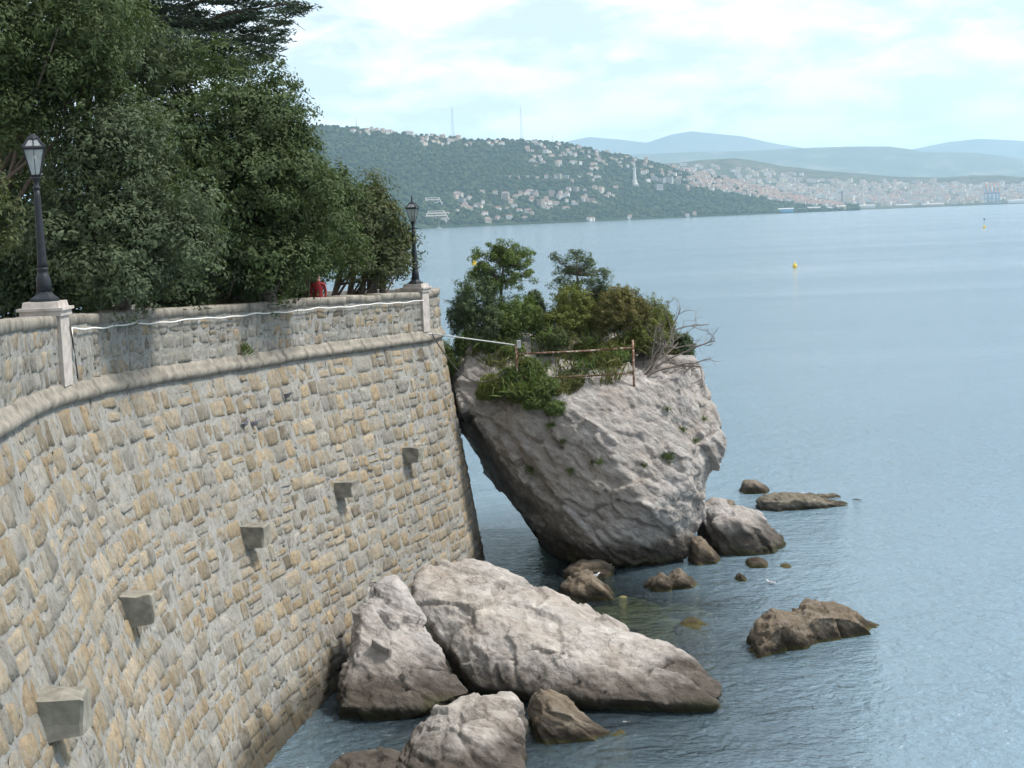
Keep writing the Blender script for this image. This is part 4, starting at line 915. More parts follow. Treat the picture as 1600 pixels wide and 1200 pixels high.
TUFT = [(880, 690, 9, 'grass tuft on the boulder face nearest the arch side'), (938, 722, 8, 'grass tuft in the middle of the boulder face, right of a pair'), (925, 724, 8, 'grass tuft in the middle of the boulder face, left of a pair'), (893, 735, 10, 'grass tuft lowest on the left half of the boulder face'), (1043, 716, 14, 'largest grass tuft on the right of the boulder face'), (1005, 728, 8, 'small grass tuft left of the largest one'), (860, 665, 11, 'grass tuft just below the hanging green shrub'), (1066, 672, 8, 'topmost grass tuft near the right edge of the boulder'), (1085, 690, 8, 'grass tuft closest to the right edge of the boulder'), (1042, 640, 9, 'dry grass tuft below the right railing post'), (832, 732, 13, 'grass tuft along the shaded left arris of the boulder'), (1098, 655, 8, 'tiny tuft high on the right shoulder of the boulder')]
dg_ = bpy.context.evaluated_depsgraph_get(); dg_.update()
def on_rock(px, py):
    d = ray(px, py); d = d/np.linalg.norm(d); ok, loc, nor, _, ob, _ = sc.ray_cast(dg_, Vector(CAM), Vector(d)); return np.array(loc), np.array(nor)
for i, (x, y, q, lab) in enumerate(TUFT):
    p, nrm = on_rock(x, y); V, Fc = blades(p, 110, q*.021*.8, np.random.default_rng(60+i), nrm*.7); tag(mk('grass_tuft', V, Fc, M['bush_green']), lab, 'tuft', 'tufts on the boulder face')
def scrub(mat, seed, n_, label):
    r = np.random.default_rng(seed); VV = []; FF = []; k = 0
    for _ in range(n_):
        x, y = (r.uniform(765, 985), r.uniform(560, 632)) if r.random() < .6 else (r.uniform(740, 1060), r.uniform(528, 560))
        if y > 600 and x > 900: continue
        p, nrm = on_rock(x, y)
        if p[1] > 56 or p[1] < 45: continue
        V, Fc = blades(p, 34, r.uniform(.22, .5), r, nrm*.3+np.array([0, 0, .5])); VV += V; FF.append(Fc+k); k += len(V)
    tag(mk('scrub_grass', np.array(VV), np.concatenate(FF), M[mat]), label, 'grass', None, 'stuff')
scrub('olive_leaf', 71, 60, 'dry yellowish grass growing over the boulder top'); scrub('bush_green', 72, 60, 'green grass and herbs growing over the boulder top')
def dead_shrub():
    r = np.random.default_rng(5); t0 = aty(1000, 590, 49.6); t = empty('dead_shrub', t0, 'bare grey dead branches spreading right over the boulder shoulder', 'shrub')
    def grow(m, a, d, ln, rad, dep):
        p = [a]; dd = d.copy(); n = 5
        for i in range(n):
            dd = dd + r.normal(0, .15, 3); dd /= np.linalg.norm(dd); p.append(p[-1]+dd*ln/n)
        m.tube(p, list(np.linspace(rad, rad*.45, n+1)), 5)
        if dep:
            for k in range(3 if dep > 1 else 4):
                i = r.integers(2, n+1); e = dd*.8+r.normal(0, .5, 3); e /= np.linalg.norm(e); grow(m, p[i], e, ln*r.uniform(.4, .62), rad*.5, dep-1)
    for (x, y, Y) in [(1078, 520, 50.5), (1088, 565, 50.0), (1070, 548, 50.6), (1042, 500, 50.6), (1062, 574, 49.6), (1085, 535, 50.2), (1030, 515, 50.3), (1075, 560, 50.8), (1050, 530, 50.9), (1082, 572, 50.3), (1040, 560, 49.8)]:
        m = MB(); q = aty(x, y, Y); d = q-t0; ln = np.linalg.norm(d); grow(m, t0+r.normal(0, .1, 3), d/ln, ln*.9, .05, 3); m.build('branch', M['dead_wood'], t)
dead_shrub()

p_ = wpos(np.array([s_at_Y(36.2)]), np.array([8.62]), .04)[0]; V, Fc = blades(p_, 80, .26, np.random.default_rng(8), np.array([.5, -.2, .5])); tag(mk('wall_weed', V, Fc, M['bush_green']), 'little green weed growing out of the parapet stones', 'weed')

# ------------------------------------------------------------------ birds, buoys, person
def bird(p, ang, s_, mats, label, cat, name, group=None):
    r0_ = np.array(p, float); ca, sa = math.cos(ang), math.sin(ang)
    prof_ = [(-.20, .012, .10), (-.13, .035, .10), (-.05, .07, .085), (.03, .078, .085), (.09, .055, .11), (.12, .038, .155), (.15, .042, .175), (.18, .034, .178), (.20, .012, .170), (.235, .004, .163)]
    V = []; seg = 8
    for (x, rr, z) in prof_:
        for k in range(seg):
            a = 2*PI*k/seg; yy, zz = rr*math.cos(a), z+rr*math.sin(a)*.9; V.append((r0_[0]+s_*(x*ca-yy*sa), r0_[1]+s_*(x*sa+yy*ca), r0_[2]+s_*zz))
    n = len(prof_); Fc = [(i*seg+k, i*seg+(k+1) % seg, (i+1)*seg+(k+1) % seg, (i+1)*seg+k) for i in range(n-1) for k in range(seg)] + [tuple(range(seg)), tuple((n-1)*seg+k for k in range(seg))]
    mi = [1 if (i in (1, 2, 3) and k in (0, 1, 2, 3)) or i >= 8 else 0 for i in range(n-1) for k in range(seg)] + [1, 1]
    o = mk(name, V, Fc, None, None, True, mats=mats, midx=mi); return tag(o, label, cat, group)
M['gull_white'] = simple('white_feather', (0.75, 0.75, 0.74), .8, .06); M['gull_grey'] = simple('grey_feather', (0.32, 0.34, 0.36), .8, .1)
M['pigeon'] = simple('dark_feather', (0.07, 0.07, 0.085), .8, .3); M['pigeon_grey'] = simple('slate_feather', (0.20, 0.21, 0.23), .8, .2)
bird(atz(1205, 914, -.02), 2.8, 0.8, [M['gull_white'], M['gull_grey']], 'white gull floating on the water right of the pointed rock', 'gull', 'gull')
bird(aty(931, 902, 44.5), 0.3, 0.7, [M['gull_white'], M['gull_grey']], 'gull resting on top of the peaked brown rock', 'gull', 'gull')
def on_wall(px, py):
    best = None
    for Y in np.arange(24, 46, .05):
        P = aty(px, py, Y); s = s_at_Y(Y); W = wpos(np.array([s]), np.array([P[2]]), .0)[0]; d = abs(W[0]-P[0])
        if best is None or d < best[0]: best = (d, s, P[2])
    return best[1], best[2]
for (x, y, lab, an) in [(380, 664, 'dark pigeon perched on the wall face, left of a pair', 1.2), (396, 664, 'dark pigeon perched on the wall face, right of a pair', .4), (445, 621, 'lone grey pigeon perched high on the wall face', -.4)]:
    s, z = on_wall(x, y); p = wpos(np.array([s]), np.array([z]), .07)[0]; bird(p-np.array([0, 0, .02]), an, .85, [M['pigeon_grey'], M['pigeon']], lab, 'pigeon', 'pigeon')
def buoy(px, py, s_, tall, label):
    p = atz(px, py); o = empty('buoy', p, label, 'buoy')
    MB().lathe(p, [(.45*s_, -.3*s_), (.55*s_, .1*s_), (.52*s_, .45*s_), (.35*s_, .8*s_), (.12*s_, 1.05*s_), (.08*s_, 1.3*s_)], 14).build('float', M['yellow'], o, True)
    m = MB(); m.tube([p+np.array([0, 0, 1.2*s_]), p+np.array([0, 0, (1.6+tall)*s_])], .05*s_, 6)
    if tall: m.lathe(p+np.array([0, 0, (1.4+tall)*s_]), [(.35*s_, 0), (.3*s_, .5*s_), (.05*s_, .7*s_)], 8)
    m.build('topmark', M['iron' if tall else 'yellow'], o)
buoy(1242, 418, 0.85, 0, 'yellow pear-shaped buoy alone on the open water')
buoy(1538, 356, 1.1, 1.8, 'small yellow buoy with dark topmark far out near the picture edge')
buoy(741, 414, 1.3, .2, 'yellow buoy showing just left of the bare pale trunk')
def person():
    b = ft(497, 41.7); b[2] = gz(b[0], 41.7); t = empty('person', b, 'person in a red top standing under the oaks behind the parapet', 'person')
    J = {'pel': (0, 0, .95), 'wst': (0, 0, 1.1), 'chs': (0, .02, 1.32), 'nck': (0, .02, 1.48), 'hd0': (0, .0, 1.56), 'hd1': (0, -.01, 1.68)}
    for s_, k in ((-1, 'l'), (1, 'r')):
        J['sh'+k] = (.17*s_, .02, 1.42); J['el'+k] = (.21*s_, .04, 1.16); J['wr'+k] = (.19*s_, -.06, .94); J['ha'+k] = (.19*s_, -.1, .86)
        J['hp'+k] = (.09*s_, 0, .90); J['kn'+k] = (.10*s_, -.02, .50); J['an'+k] = (.10*s_, .03, .09); J['to'+k] = (.11*s_, -.14, .04)
    Rr = dict(pel=.13, wst=.12, chs=.145, nck=.055, hd0=.085, hd1=.09, sh=.065, el=.045, wr=.033, ha=.035, hp=.095, kn=.06, an=.042, to=.035)
    ed = [('pel', 'wst'), ('wst', 'chs'), ('chs', 'nck'), ('nck', 'hd0'), ('hd0', 'hd1')]
    for k in 'lr': ed += [('chs', 'sh'+k), ('sh'+k, 'el'+k), ('el'+k, 'wr'+k), ('wr'+k, 'ha'+k), ('pel', 'hp'+k), ('hp'+k, 'kn'+k), ('kn'+k, 'an'+k), ('an'+k, 'to'+k)]
    ks = list(J); me = bpy.data.meshes.new('body'); me.from_pydata([J[k] for k in ks], [(ks.index(a), ks.index(c)) for a, c in ed], [])
    o = bpy.data.objects.new('body', me); COL.objects.link(o); md = o.modifiers.new('s', 'SKIN'); o.modifiers.new('d', 'SUBSURF').render_levels = 2; o.modifiers['d'].levels = 2
    for i, k in enumerate(ks):
        rr = Rr.get(k, Rr.get(k[:2], .05)); me.skin_vertices[0].data[i].radius = (rr, rr*.8)
        me.skin_vertices[0].data[i].use_root = (k == 'pel')
    dg = bpy.context.evaluated_depsgraph_get(); nm = bpy.data.meshes.new_from_object(o.evaluated_get(dg)); bpy.data.objects.remove(o)
    o = bpy.data.objects.new('body', nm); COL.objects.link(o); o.parent = t; nm.materials.clear()
    for k_ in ('red_cloth', 'trousers', 'skin', 'hair'): nm.materials.append(M[k_])
    for p in nm.polygons:
        z = p.center.z; x = abs(p.center.x); p.use_smooth = True
        p.material_index = 3 if z > 1.62 or (z > 1.55 and p.center.y > .02) else 2 if z > 1.49 or (x > .19 and z < .95 and z > .7) else 0 if z > .92 else 1
M['skin'] = simple('skin', (0.5, 0.32, 0.24), .6, .05); M['hair'] = simple('hair', (0.05, 0.035, 0.025), .7, .1); M['trousers'] = simple('trousers', (0.05, 0.06, 0.09), .9, .1)
person()
#@@PART3
# ------------------------------------------------------------------ the far shore: hills, wood, town
def th_el(px, py):
    v = ray(px, py); return math.atan2(v[0], v[1]), math.atan2(v[2], math.hypot(v[0], v[1]))
class Hill:
    """terrain on a fan of bearings: shore distance, ridge distance and ridge skyline measured from the photograph"""
    def __init__(s, sky_, shore, ridge, nb, nr, rough, seed, back=1.5, shape=(.72, .28), zs=3.0):
        s.T = [th_el(*q)[0] for q in sky_]; s.El = [th_el(*q)[1] for q in sky_]
        s.rs = lambda t: np.interp(t, [th_el(x, 340)[0] for x, _ in shore], [d for _, d in shore])
        s.rr = lambda t: np.interp(t, [th_el(x, 340)[0] for x, _ in ridge], [d for _, d in ridge])
        s.rough = rough; s.seed = seed; s.back = back; s.shape = shape; s.zs = zs; s.nb = nb; s.nr = nr
    def z(s, t, r):
        t = np.asarray(t, float); r = np.asarray(r, float); rs, rr = s.rs(t), s.rr(t); u = (r-rs)/(rr-rs)
        el = np.interp(t, s.T, s.El); zr = EYE + np.tan(el)*rr
        f = np.where(u < 1, s.shape[0]*u + s.shape[1]*u*u, 1 - 0.35*(u-1)**1.5)
        P = np.stack([r*np.sin(t)/420, r*np.cos(t)/420, np.zeros_like(r)], -1).reshape(-1, 3)
        nz = (fbm(P, 5, s.seed) * s.rough).reshape(r.shape)*np.clip(u*3, 0, 1)*np.clip(np.abs(1.02-u)*4, 0.12, 1)
        zz = s.zs + (zr - s.zs)*np.clip(f, -1, 1) + nz
        return np.where(u < 0.0, -6, zz)
    def mesh(s, name, mat, t0, t1):
        T = np.linspace(t0, t1, s.nb); U = np.concatenate([[-.012, -0.0005, 0.0], np.linspace(.01, 1, s.nr), np.linspace(1.02, s.back, 8)])
        TT, UU = np.meshgrid(T, U, indexing='ij'); R = s.rs(TT)+(s.rr(TT)-s.rs(TT))*UU; Z = s.z(TT, R); Z[:, :2] = -6
        Z[:, -1] = -6
        V = np.stack([R*np.sin(TT), R*np.cos(TT), Z], -1).reshape(-1, 3); i = np.arange(TT.size).reshape(TT.shape)
        Fq = np.stack([i[:-1, :-1], i[:-1, 1:], i[1:, 1:], i[1:, :-1]], -1).reshape(-1, 4)
        return tag(mk(name, V, Fq[:, ::-1].copy(), mat, None, True), kind='structure')
    def hit(s, px, py):
        """where the line of sight through a photo point meets this hill"""
        t, e = th_el(px, py); r = np.linspace(float(s.rs(t)), float(s.rr(t))*1.02, 500); z = s.z(np.full_like(r, t), r); k = np.nonzero(z >= EYE+np.tan(e)*r)[0]
        i = k[0] if len(k) else int(np.argmax((z-EYE)/r)); return np.array([r[i]*math.sin(t), r[i]*math.cos(t), z[i]]), t
def far_mat(name, a, b_, c_, scale):
    m, nt, b = new_mat(name); v, g = coords(nt); n = noise(nt, v, scale, 8, .65, .3)
    L(nt, ramp(nt, n, [(.3, a), (.52, b_), (.72, c_)]), b.inputs['Base Color']); b.inputs['Roughness'].default_value = 1; b.inputs['Specular IOR Level'].default_value = 0
    return m
M['wood'] = far_mat('wooded_slope', (.016, .028, .014), (.030, .047, .023), (.06, .074, .038), .02)
M['town_ground'] = far_mat('town_slope', (.035, .05, .03), (.08, .085, .06), (.16, .145, .12), .012)
M['scrub'] = far_mat('scrub_ridge', (.05, .06, .04), (.085, .09, .06), (.20, .19, .16), .0035)
M['mountain'] = far_mat('mountain_slope', (.05, .06, .045), (.08, .085, .06), (.12, .12, .09), .002)
T_ = lambda x: th_el(x, 330)[0]
mnt = Hill([(780, 245), (890, 220), (920, 214), (960, 217), (1010, 223), (1050, 210), (1080, 205), (1120, 209), (1160, 213), (1210, 224), (1260, 232), (1330, 246), (1400, 240), (1430, 232), (1480, 222), (1530, 217), (1600, 220), (1700, 228)], [(700, 17500), (1700, 17500)], [(700, 20000), (1700, 20000)], 260, 30, 30, 5, 1.4)
mnt.mesh('mountains', M['mountain'], T_(760), T_(1720))
rdg = Hill([(800, 262), (900, 248), (1000, 241), (1100, 237), (1200, 235), (1270, 231), (1330, 229), (1390, 229), (1420, 233), (1440, 238), (1520, 239), (1560, 243), (1620, 252), (1720, 262)], [(700, 11000), (1720, 11000)], [(700, 14000), (1720, 14000)], 300, 40, 24, 9, 1.2)
rdg.mesh('far_ridge', M['scrub'], T_(780), T_(1720))
town = Hill([(900, 262), (1000, 256), (1060, 254), (1090, 250), (1150, 247), (1180, 251), (1220, 259), (1300, 268), (1360, 273), (1400, 276), (1480, 277), (1520, 274), (1560, 274), (1600, 277), (1720, 280)], [(880, 5300), (1250, 5500), (1600, 5900), (1720, 5900)], [(880, 7000), (1250, 7400), (1720, 7600)], 420, 60, 14, 13, 1.25, (.5, .5))
town.mesh('town_slope', M['town_ground'], T_(920), T_(1720))
hill = Hill([(200, 190), (420, 192), (505, 197), (560, 201), (620, 209), (680, 214), (740, 219), (800, 219), (860, 221), (900, 227), (940, 238), (985, 245), (1020, 255), (1060, 264), (1100, 272), (1140, 282), (1200, 296), (1260, 310), (1310, 321), (1345, 326)], [(200, 3200), (650, 3350), (900, 3700), (1130, 4300), (1345, 5000)], [(200, 4300), (650, 4500), (900, 4900), (1130, 5250), (1345, 5300)], 520, 90, 16, 21, 1.25)
hill.mesh('wooded_hill', M['wood'], T_(200), T_(1345))

# houses
HW = [simple('house_wall', c, .9, .08, .1) for c in ((.62, .60, .56), (.56, .50, .40), (.52, .40, .32), (.50, .47, .44))]
HR = [simple('roof_tile', c, .9, .15, .2) for c in ((.23, .14, .105), (.25, .175, .135), (.20, .14, .12))]
M['flat_roof'] = simple('flat_roof', (.42, .41, .40), .9, .1, .2)
M['window_dark'] = simple('window_dark', (.06, .065, .07), .4, .2, .5)
def house_geo(mb, p, wd, dp, h, rh, rz, hip=.25):
    mb.box((p[0], p[1], p[2]+h/2-1.5), (wd, dp, h+3), rz, 0)
    x, y = wd/2+.5, dp/2+.5; V = np.array([(-x, -y, h), (x, -y, h), (x, y, h), (-x, y, h), (-x*(1-hip*2), 0, h+rh), (x*(1-hip*2), 0, h+rh)]); ca, sa = math.cos(rz), math.sin(rz)
    V = V @ np.array([[ca, sa, 0], [-sa, ca, 0], [0, 0, 1]]) + p
    mb.add(V, [(0, 1, 5, 4), (2, 3, 4, 5), (1, 2, 5), (3, 0, 4), (3, 2, 1, 0)], 1)
def block_geo(mb, p, wd, dp, h, rz):
    mb.box((p[0], p[1], p[2]+h/2-1.5), (wd, dp, h+3), rz, 0); mb.box((p[0], p[1], p[2]+h+.5), (wd+.8, dp+.8, 1.0), rz, 1)
    n = max(2, int(h/3.4))
    for k in range(n):
        mb.box((p[0], p[1], p[2]+1.6+k*(h/n)), (wd*.86, dp+.35, h/n*.42), rz, 2); mb.box((p[0], p[1], p[2]+1.6+k*(h/n)), (wd+.35, dp*.8, h/n*.42), rz, 2)
PROTO = []
for i in range(10):
    mb = MB(); r = np.random.default_rng(500+i); house_geo(mb, np.zeros(3), r.uniform(12, 20), r.uniform(9, 13), r.uniform(6, 11), r.uniform(2.5, 4.2), 0, r.choice([0, .25, .3]))
    me = bpy.data.meshes.new('house'); me.from_pydata([tuple(v) for v in np.concatenate(mb.v)], [], mb.f); me.materials.append(HW[i % 4]); me.materials.append(HR[i % 3]); me.polygons.foreach_set('material_index', mb.m); PROTO.append(me)
BLOCK = []
for i in range(4):
    mb = MB(); r = np.random.default_rng(600+i); block_geo(mb, np.zeros(3), r.uniform(24, 38), r.uniform(12, 16), r.uniform(15, 24), 0)
    me = bpy.data.meshes.new('apartment_block'); me.from_pydata([tuple(v) for v in np.concatenate(mb.v)], [], mb.f)
    for q in (HW[i % 4], M['flat_roof'] if i % 2 else HR[0], M['window_dark']): me.materials.append(q)
    me.polygons.foreach_set('material_index', mb.m); BLOCK.append(me)
spots = []
def put(px, py, label, group, kind='house', scale=1.0, rz=None, h=hill):
    p, t = h.hit(px, py); LST = PROTO if kind == 'house' else BLOCK; ix = int(rng.integers(len(LST))); me = LST[ix]
    tone = ('white', 'cream', 'pinkish', 'grey')[ix % 4]; label = tone+' '+label.replace('pale ', '').replace('white ', ''); group = tone+' '+group
    o = bpy.data.objects.new('house' if kind == 'house' else 'apartment_block', me); COL.objects.link(o)
    o.location = p; o.rotation_euler.z = -t + (rng.normal(0, .5) if rz is None else rz); k = scale*.86*rng.uniform(.8, 1.15); o.scale = (k, k, k*rng.uniform(.9, 1.15)); spots.append((p[0], p[1], 14*k if kind == 'house' else 26*k))
    return tag(o, label, 'house' if kind == 'house' else 'apartment block', group)
CL = [((550, 642), (202, 211), 17, 'pale house strung along the left end of the ridge top', 'houses on the left ridge', 'house', .9),
      ((645, 722), (211, 228), 20, 'small red-roofed house just below the ridge by the left mast', 'houses by the left mast', 'house', .9),
      ((725, 785), (219, 229), 8, 'small house on the ridge between the two tall masts', 'houses between the masts', 'house', .85),
      ((822, 905), (224, 262), 40, 'house packed on the bare spur right of the tall masts', 'houses on the spur', 'house', .95),
      ((905, 965), (238, 266), 16, 'house on the slope between the spur and the lighthouse', 'houses above the lighthouse slope', 'house', .95),
      ((960, 1010), (247, 262), 10, 'house on the crest just above the lighthouse', 'houses on the crest', 'house', 1.0),
      ((893, 935), (264, 286), 8, 'house in the small clearing below the spur', 'houses in the clearing', 'house', .95),
      ((712, 800), (302, 334), 22, 'house in the left half of the low seafront quarter', 'houses in the left seafront quarter', 'house', 1.0),
      ((800, 890), (298, 334), 26, 'house in the middle of the low seafront quarter', 'houses in the middle seafront quarter', 'house', 1.0),
      ((885, 965), (294, 322), 18, 'house in the right half of the low seafront quarter', 'houses in the right seafront quarter', 'house', 1.0),
      ((1000, 1070), (258, 284), 30, 'house crowded on the slope right of the lighthouse', 'houses right of the lighthouse', 'house', .95),
      ((1070, 1185), (266, 300), 40, 'house scattered where the wooded hill meets the town', 'houses at the edge of the town', 'house', .9),
      ((665, 1100), (336, 348), 16, 'low house standing at the water along the far shore', 'houses along the far shore', 'house', .9)]
for (xr, yr, n, lab, grp, kind, sc_) in CL:
    for _ in range(n): put(rng.uniform(*xr), rng.uniform(*yr), lab, grp, kind, sc_)
for x in np.linspace(796, 868, 6): put(x, 279, 'white house in the straight row halfway up the wooded slope', 'row houses on the slope', 'house', .8, 0)
for (x, y) in [(722, 318), (748, 325), (790, 312), (835, 305), (845, 322), (862, 306), (900, 300), (925, 318), (884, 280), (872, 280)]: put(x, y, 'tall apartment block in the low seafront quarter', 'seafront apartment blocks', 'block', .75)
for (x, y) in [(1022, 282), (1034, 285), (1046, 286), (1058, 288), (1030, 296)]: put(x, y, 'apartment block in the cluster right of the lighthouse', 'blocks right of the lighthouse', 'block', .9)
# terraced hotel behind the far lamp
def terraces(px, py, label, n, wd):
    p, t = hill.hit(px, py); o = empty('terraced_building', p, label, 'building'); 
    for k in range(n):
        c = p + np.array([math.sin(t)*k*9, math.cos(t)*k*9, k*6.0]); m = MB(); m.box((c[0], c[1], c[2]), (wd-k*7, 14, 6.4), -t, 0); m.build('storey', HW[k % 2], o)
        m = MB(); m.box((c[0]-math.sin(t)*7, c[1]-math.cos(t)*7, c[2]+.3), (wd-k*7-6, .6, 2.6), -t); m.build('window_band', M['window_dark'], o)
terraces(682, 343, 'stepped building low on the slope just right of the farther lamp', 4, 62); terraces(676, 318, 'stepped white building higher on the slope behind the farther lamp', 3, 50)
# the white lighthouse
def lighthouse():
    p, t = hill.hit(992, 290); k = 1.0; o = empty('lighthouse', p, 'tall white lighthouse column standing out of the wooded slope', 'lighthouse')
    MB().lathe(p, [(9, -6), (9, 6), (8, 7), (7.4, 15), (7.4, 16.5)], 12).build('base', HW[0], o)
    MB().lathe(p+np.array([0, 0, 16]), [(5.0, 0), (4.9, 3), (4.3, 34), (5.2, 35.5), (5.4, 38)], 14).build('column', HW[0], o)
    MB().lathe(p+np.array([0, 0, 54]), [(3.0, 0), (3.0, 5.5), (3.3, 6), (2.4, 8.5), (.9, 10)], 12).build('lantern', M['flat_roof'], o)
    MB().lathe(p+np.array([0, 0, 64]), [(.8, 0), (1.5, 3), (1.0, 5.5), (.6, 7.5), (.1, 8)], 8).build('statue', M['flat_roof'], o)
    MB().box(p+np.array([6, -9, -2]), (9, 6, 12)).build('porch', HW[0], o)
lighthouse()
def mast(px, py, h, wd, label):
    p, t = hill.hit(px, py); o = empty('radio_mast', p, label, 'mast'); p = p-np.array([0, 0, 4]); c4 = [(-1, -1), (1, -1), (1, 1), (-1, 1)]
    n = max(4, int(h/9)); Wd = lambda k: wd/2*(1-.75*k/n)
    for (a, b) in c4: MB().tube([p+np.array([a*Wd(0), b*Wd(0), 0]), p+np.array([a*Wd(n), b*Wd(n), h])], .32, 4).build('leg', M['flat_roof'], o)
    m = MB()
    for k in range(n):
        z0, z1 = h*k/n, h*(k+1)/n
        for i in range(4):
            (a, b), (c, d) = c4[i], c4[(i+1) % 4]
            m.tube([p+np.array([a*Wd(k), b*Wd(k), z0]), p+np.array([c*Wd(k+1), d*Wd(k+1), z1])], .2, 3); m.tube([p+np.array([a*Wd(k), b*Wd(k), z0]), p+np.array([c*Wd(k), d*Wd(k), z0])], .2, 3)
    m.build('bracing', M['flat_roof'], o); MB().tube([p+np.array([0, 0, h-1]), p+np.array([0, 0, h*1.08])], .3, 4).build('aerial', M['flat_roof'], o)
mast(708, 215, 98, 8, 'tall lattice radio mast on the ridge, left of two'); mast(815, 219, 108, 9, 'tall lattice radio mast on the ridge, right of two')
mast(557, 200, 34, 4, 'short thin mast at the left end of the ridge'); mast(863, 220, 28, 4, 'short mast on the hilltop above the spur houses')
# forest on the hill
def forest():
    r = np.random.default_rng(90); n = 12000; t = r.uniform(T_(430), T_(1340), n); u = r.uniform(.0, 1.0, n)**.9; R = hill.rs(t)+(hill.rr(t)-hill.rs(t))*(u*.985+.012); z = hill.z(t, R); X, Y = R*np.sin(t), R*np.cos(t)
    keep = np.ones(n, bool)
    for (a, b, d) in spots: keep &= ~(((X-a)**2 + (Y-b)**2 < (d*.72)**2) | ((np.hypot(X-a*(1-d/5000), Y-b*(1-d/4500)) < d*.75)))
    X, Y, z = X[keep], Y[keep], z[keep]; n = len(X); s_ = r.uniform(3.5, 8.0, n)
    g = (1+5**.5)/2; I = np.array([(-1, g, 0), (1, g, 0), (-1, -g, 0), (1, -g, 0), (0, -1, g), (0, 1, g), (0, -1, -g), (0, 1, -g), (g, 0, -1), (g, 0, 1), (-g, 0, -1), (-g, 0, 1)])/1.9
    F_ = np.array([(0, 11, 5), (0, 5, 1), (0, 1, 7), (0, 7, 10), (0, 10, 11), (1, 5, 9), (5, 11, 4), (11, 10, 2), (10, 7, 6), (7, 1, 8), (3, 9, 4), (3, 4, 2), (3, 2, 6), (3, 6, 8), (3, 8, 9), (4, 9, 5), (2, 4, 11), (6, 2, 10), (8, 6, 7), (9, 8, 1)])
    V = I[None]*s_[:, None, None]*r.uniform(.7, 1.3, (n, 12, 1)) + np.stack([X, Y, z+s_*.35], -1)[:, None, :]
    Fq = F_[None]+12*np.arange(n)[:, None, None]
    m, nt, b = new_mat('far_canopy'); gm = N(nt, 'ShaderNodeNewGeometry')
    L(nt, ramp(nt, gm.outputs['Random Per Island'], [(0, (.018, .032, .014)), (.6, (.036, .056, .024)), (1, (.066, .086, .038))]), b.inputs['Base Color']); b.inputs['Roughness'].default_value = 1; b.inputs['Specular IOR Level'].default_value = 0
    tag(mk('forest', V.reshape(-1, 3), Fq.reshape(-1, 3), m, None, False), 'dense green wood covering the hill across the bay', 'forest', None, 'stuff')
# the town beyond: too many to count, one mass
def town_mass():
    r = np.random.default_rng(91); mb = MB(); n = 0
    for _ in range(1500):
        x = r.uniform(1060, 1640); y = r.uniform(258, 324) if r.random() > .5 else r.uniform(290, 322)
        sk = np.interp(x, [1060, 1150, 1300, 1600], [258, 262, 280, 288]); sh = np.interp(x, [1060, 1345, 1600], [340, 326, 314])
        if y < sk or y > sh or (x < 1320 and y > np.interp(x, [1060, 1320], [268, 318])): continue
        p, t = town.hit(x, y); k = r.integers(3)
        if r.random() < .22: mb.box((p[0], p[1], p[2]+6), (r.uniform(18, 40), 14, r.uniform(12, 26)), -t+r.normal(0, .3), r.choice([0, 1, 2]))
        else:
            q = MB(); house_geo(q, p, r.uniform(14, 26), r.uniform(10, 14), r.uniform(7, 14), r.uniform(2.5, 4), -t+r.normal(0, .5), .25); V = np.concatenate(q.v); c = r.choice([0, 1, 2]); mb.add(V, q.f[:6], c); mb.m[-6:] = [c]*6; mb.add(V, q.f[6:], 3+int(r.integers(2)))
    for _ in range(420):
        x = r.uniform(1075, 1318); a = np.interp(x, [1075, 1140, 1200, 1260, 1318], [268, 284, 298, 311, 322]); b_ = np.interp(x, [1075, 1200, 1260, 1318], [292, 312, 321, 326])
        p, t = hill.hit(x, a+(b_-a)*r.random()**1.4); q = MB(); house_geo(q, p, r.uniform(11, 20), r.uniform(9, 12), r.uniform(6, 11), r.uniform(2.5, 3.6), -t+r.normal(0, .5), .25); V = np.concatenate(q.v); c = r.choice([0, 1, 2]); mb.add(V, q.f[:6], c); mb.add(V, q.f[6:], 3+int(r.integers(2))); spots.append((p[0], p[1], 13))
    o = mb.build('distant_town', None, None, False, mats=[HW[0], HW[1], HW[3], HR[0], HR[1]])
    tag(o, 'far town of countless pale buildings spread along the bay', 'town', None, 'stuff')
town_mass()
def shed(px0, px1, py, h, dep, mat, label, hl=town):
    (p, t), (q, t2) = hl.hit(px0, py), hl.hit(px1, py-(px1-px0)*.035); q = q/np.linalg.norm(q[:2])*np.linalg.norm(p[:2]); q[2] = p[2] = 3
    c = (p+q)/2; d = q-p; rz = math.atan2(d[1], d[0]); ln = np.linalg.norm(d[:2]); o = empty('warehouse', c, label, 'warehouse')
    MB().box((c[0], c[1], c[2]+h/2), (ln, dep, h), rz).build('wall', mat, o)
    m = MB(); x, y = ln/2+.5, dep/2+.5; V = np.array([(-x, -y, h), (x, -y, h), (x, y, h), (-x, y, h), (-x, 0, h+3), (x, 0, h+3)]); ca, sa = math.cos(rz), math.sin(rz)
    m.add(V @ np.array([[ca, sa, 0], [-sa, ca, 0], [0, 0, 1]]) + c + np.array([0, 0, .05]), [(0, 1, 5, 4), (2, 3, 4, 5), (1, 2, 5), (3, 0, 4), (3, 2, 1, 0)]); m.build('roof', M['flat_roof'], o)
M['blue_paint'] = simple('blue_paint', (.10, .30, .48), .7, .1); M['orange_paint'] = simple('orange_paint', (.55, .24, .12), .7, .1); M['sand_paint'] = simple('sand_paint', (.52, .40, .24), .8, .1)
shed(1216, 1240, 331, 10, 20, M['blue_paint'], 'bright blue quayside shed where wood ends', hill); shed(1243, 1258, 329, 8, 20, M['orange_paint'], 'small orange quayside shed beside the blue one', hill)
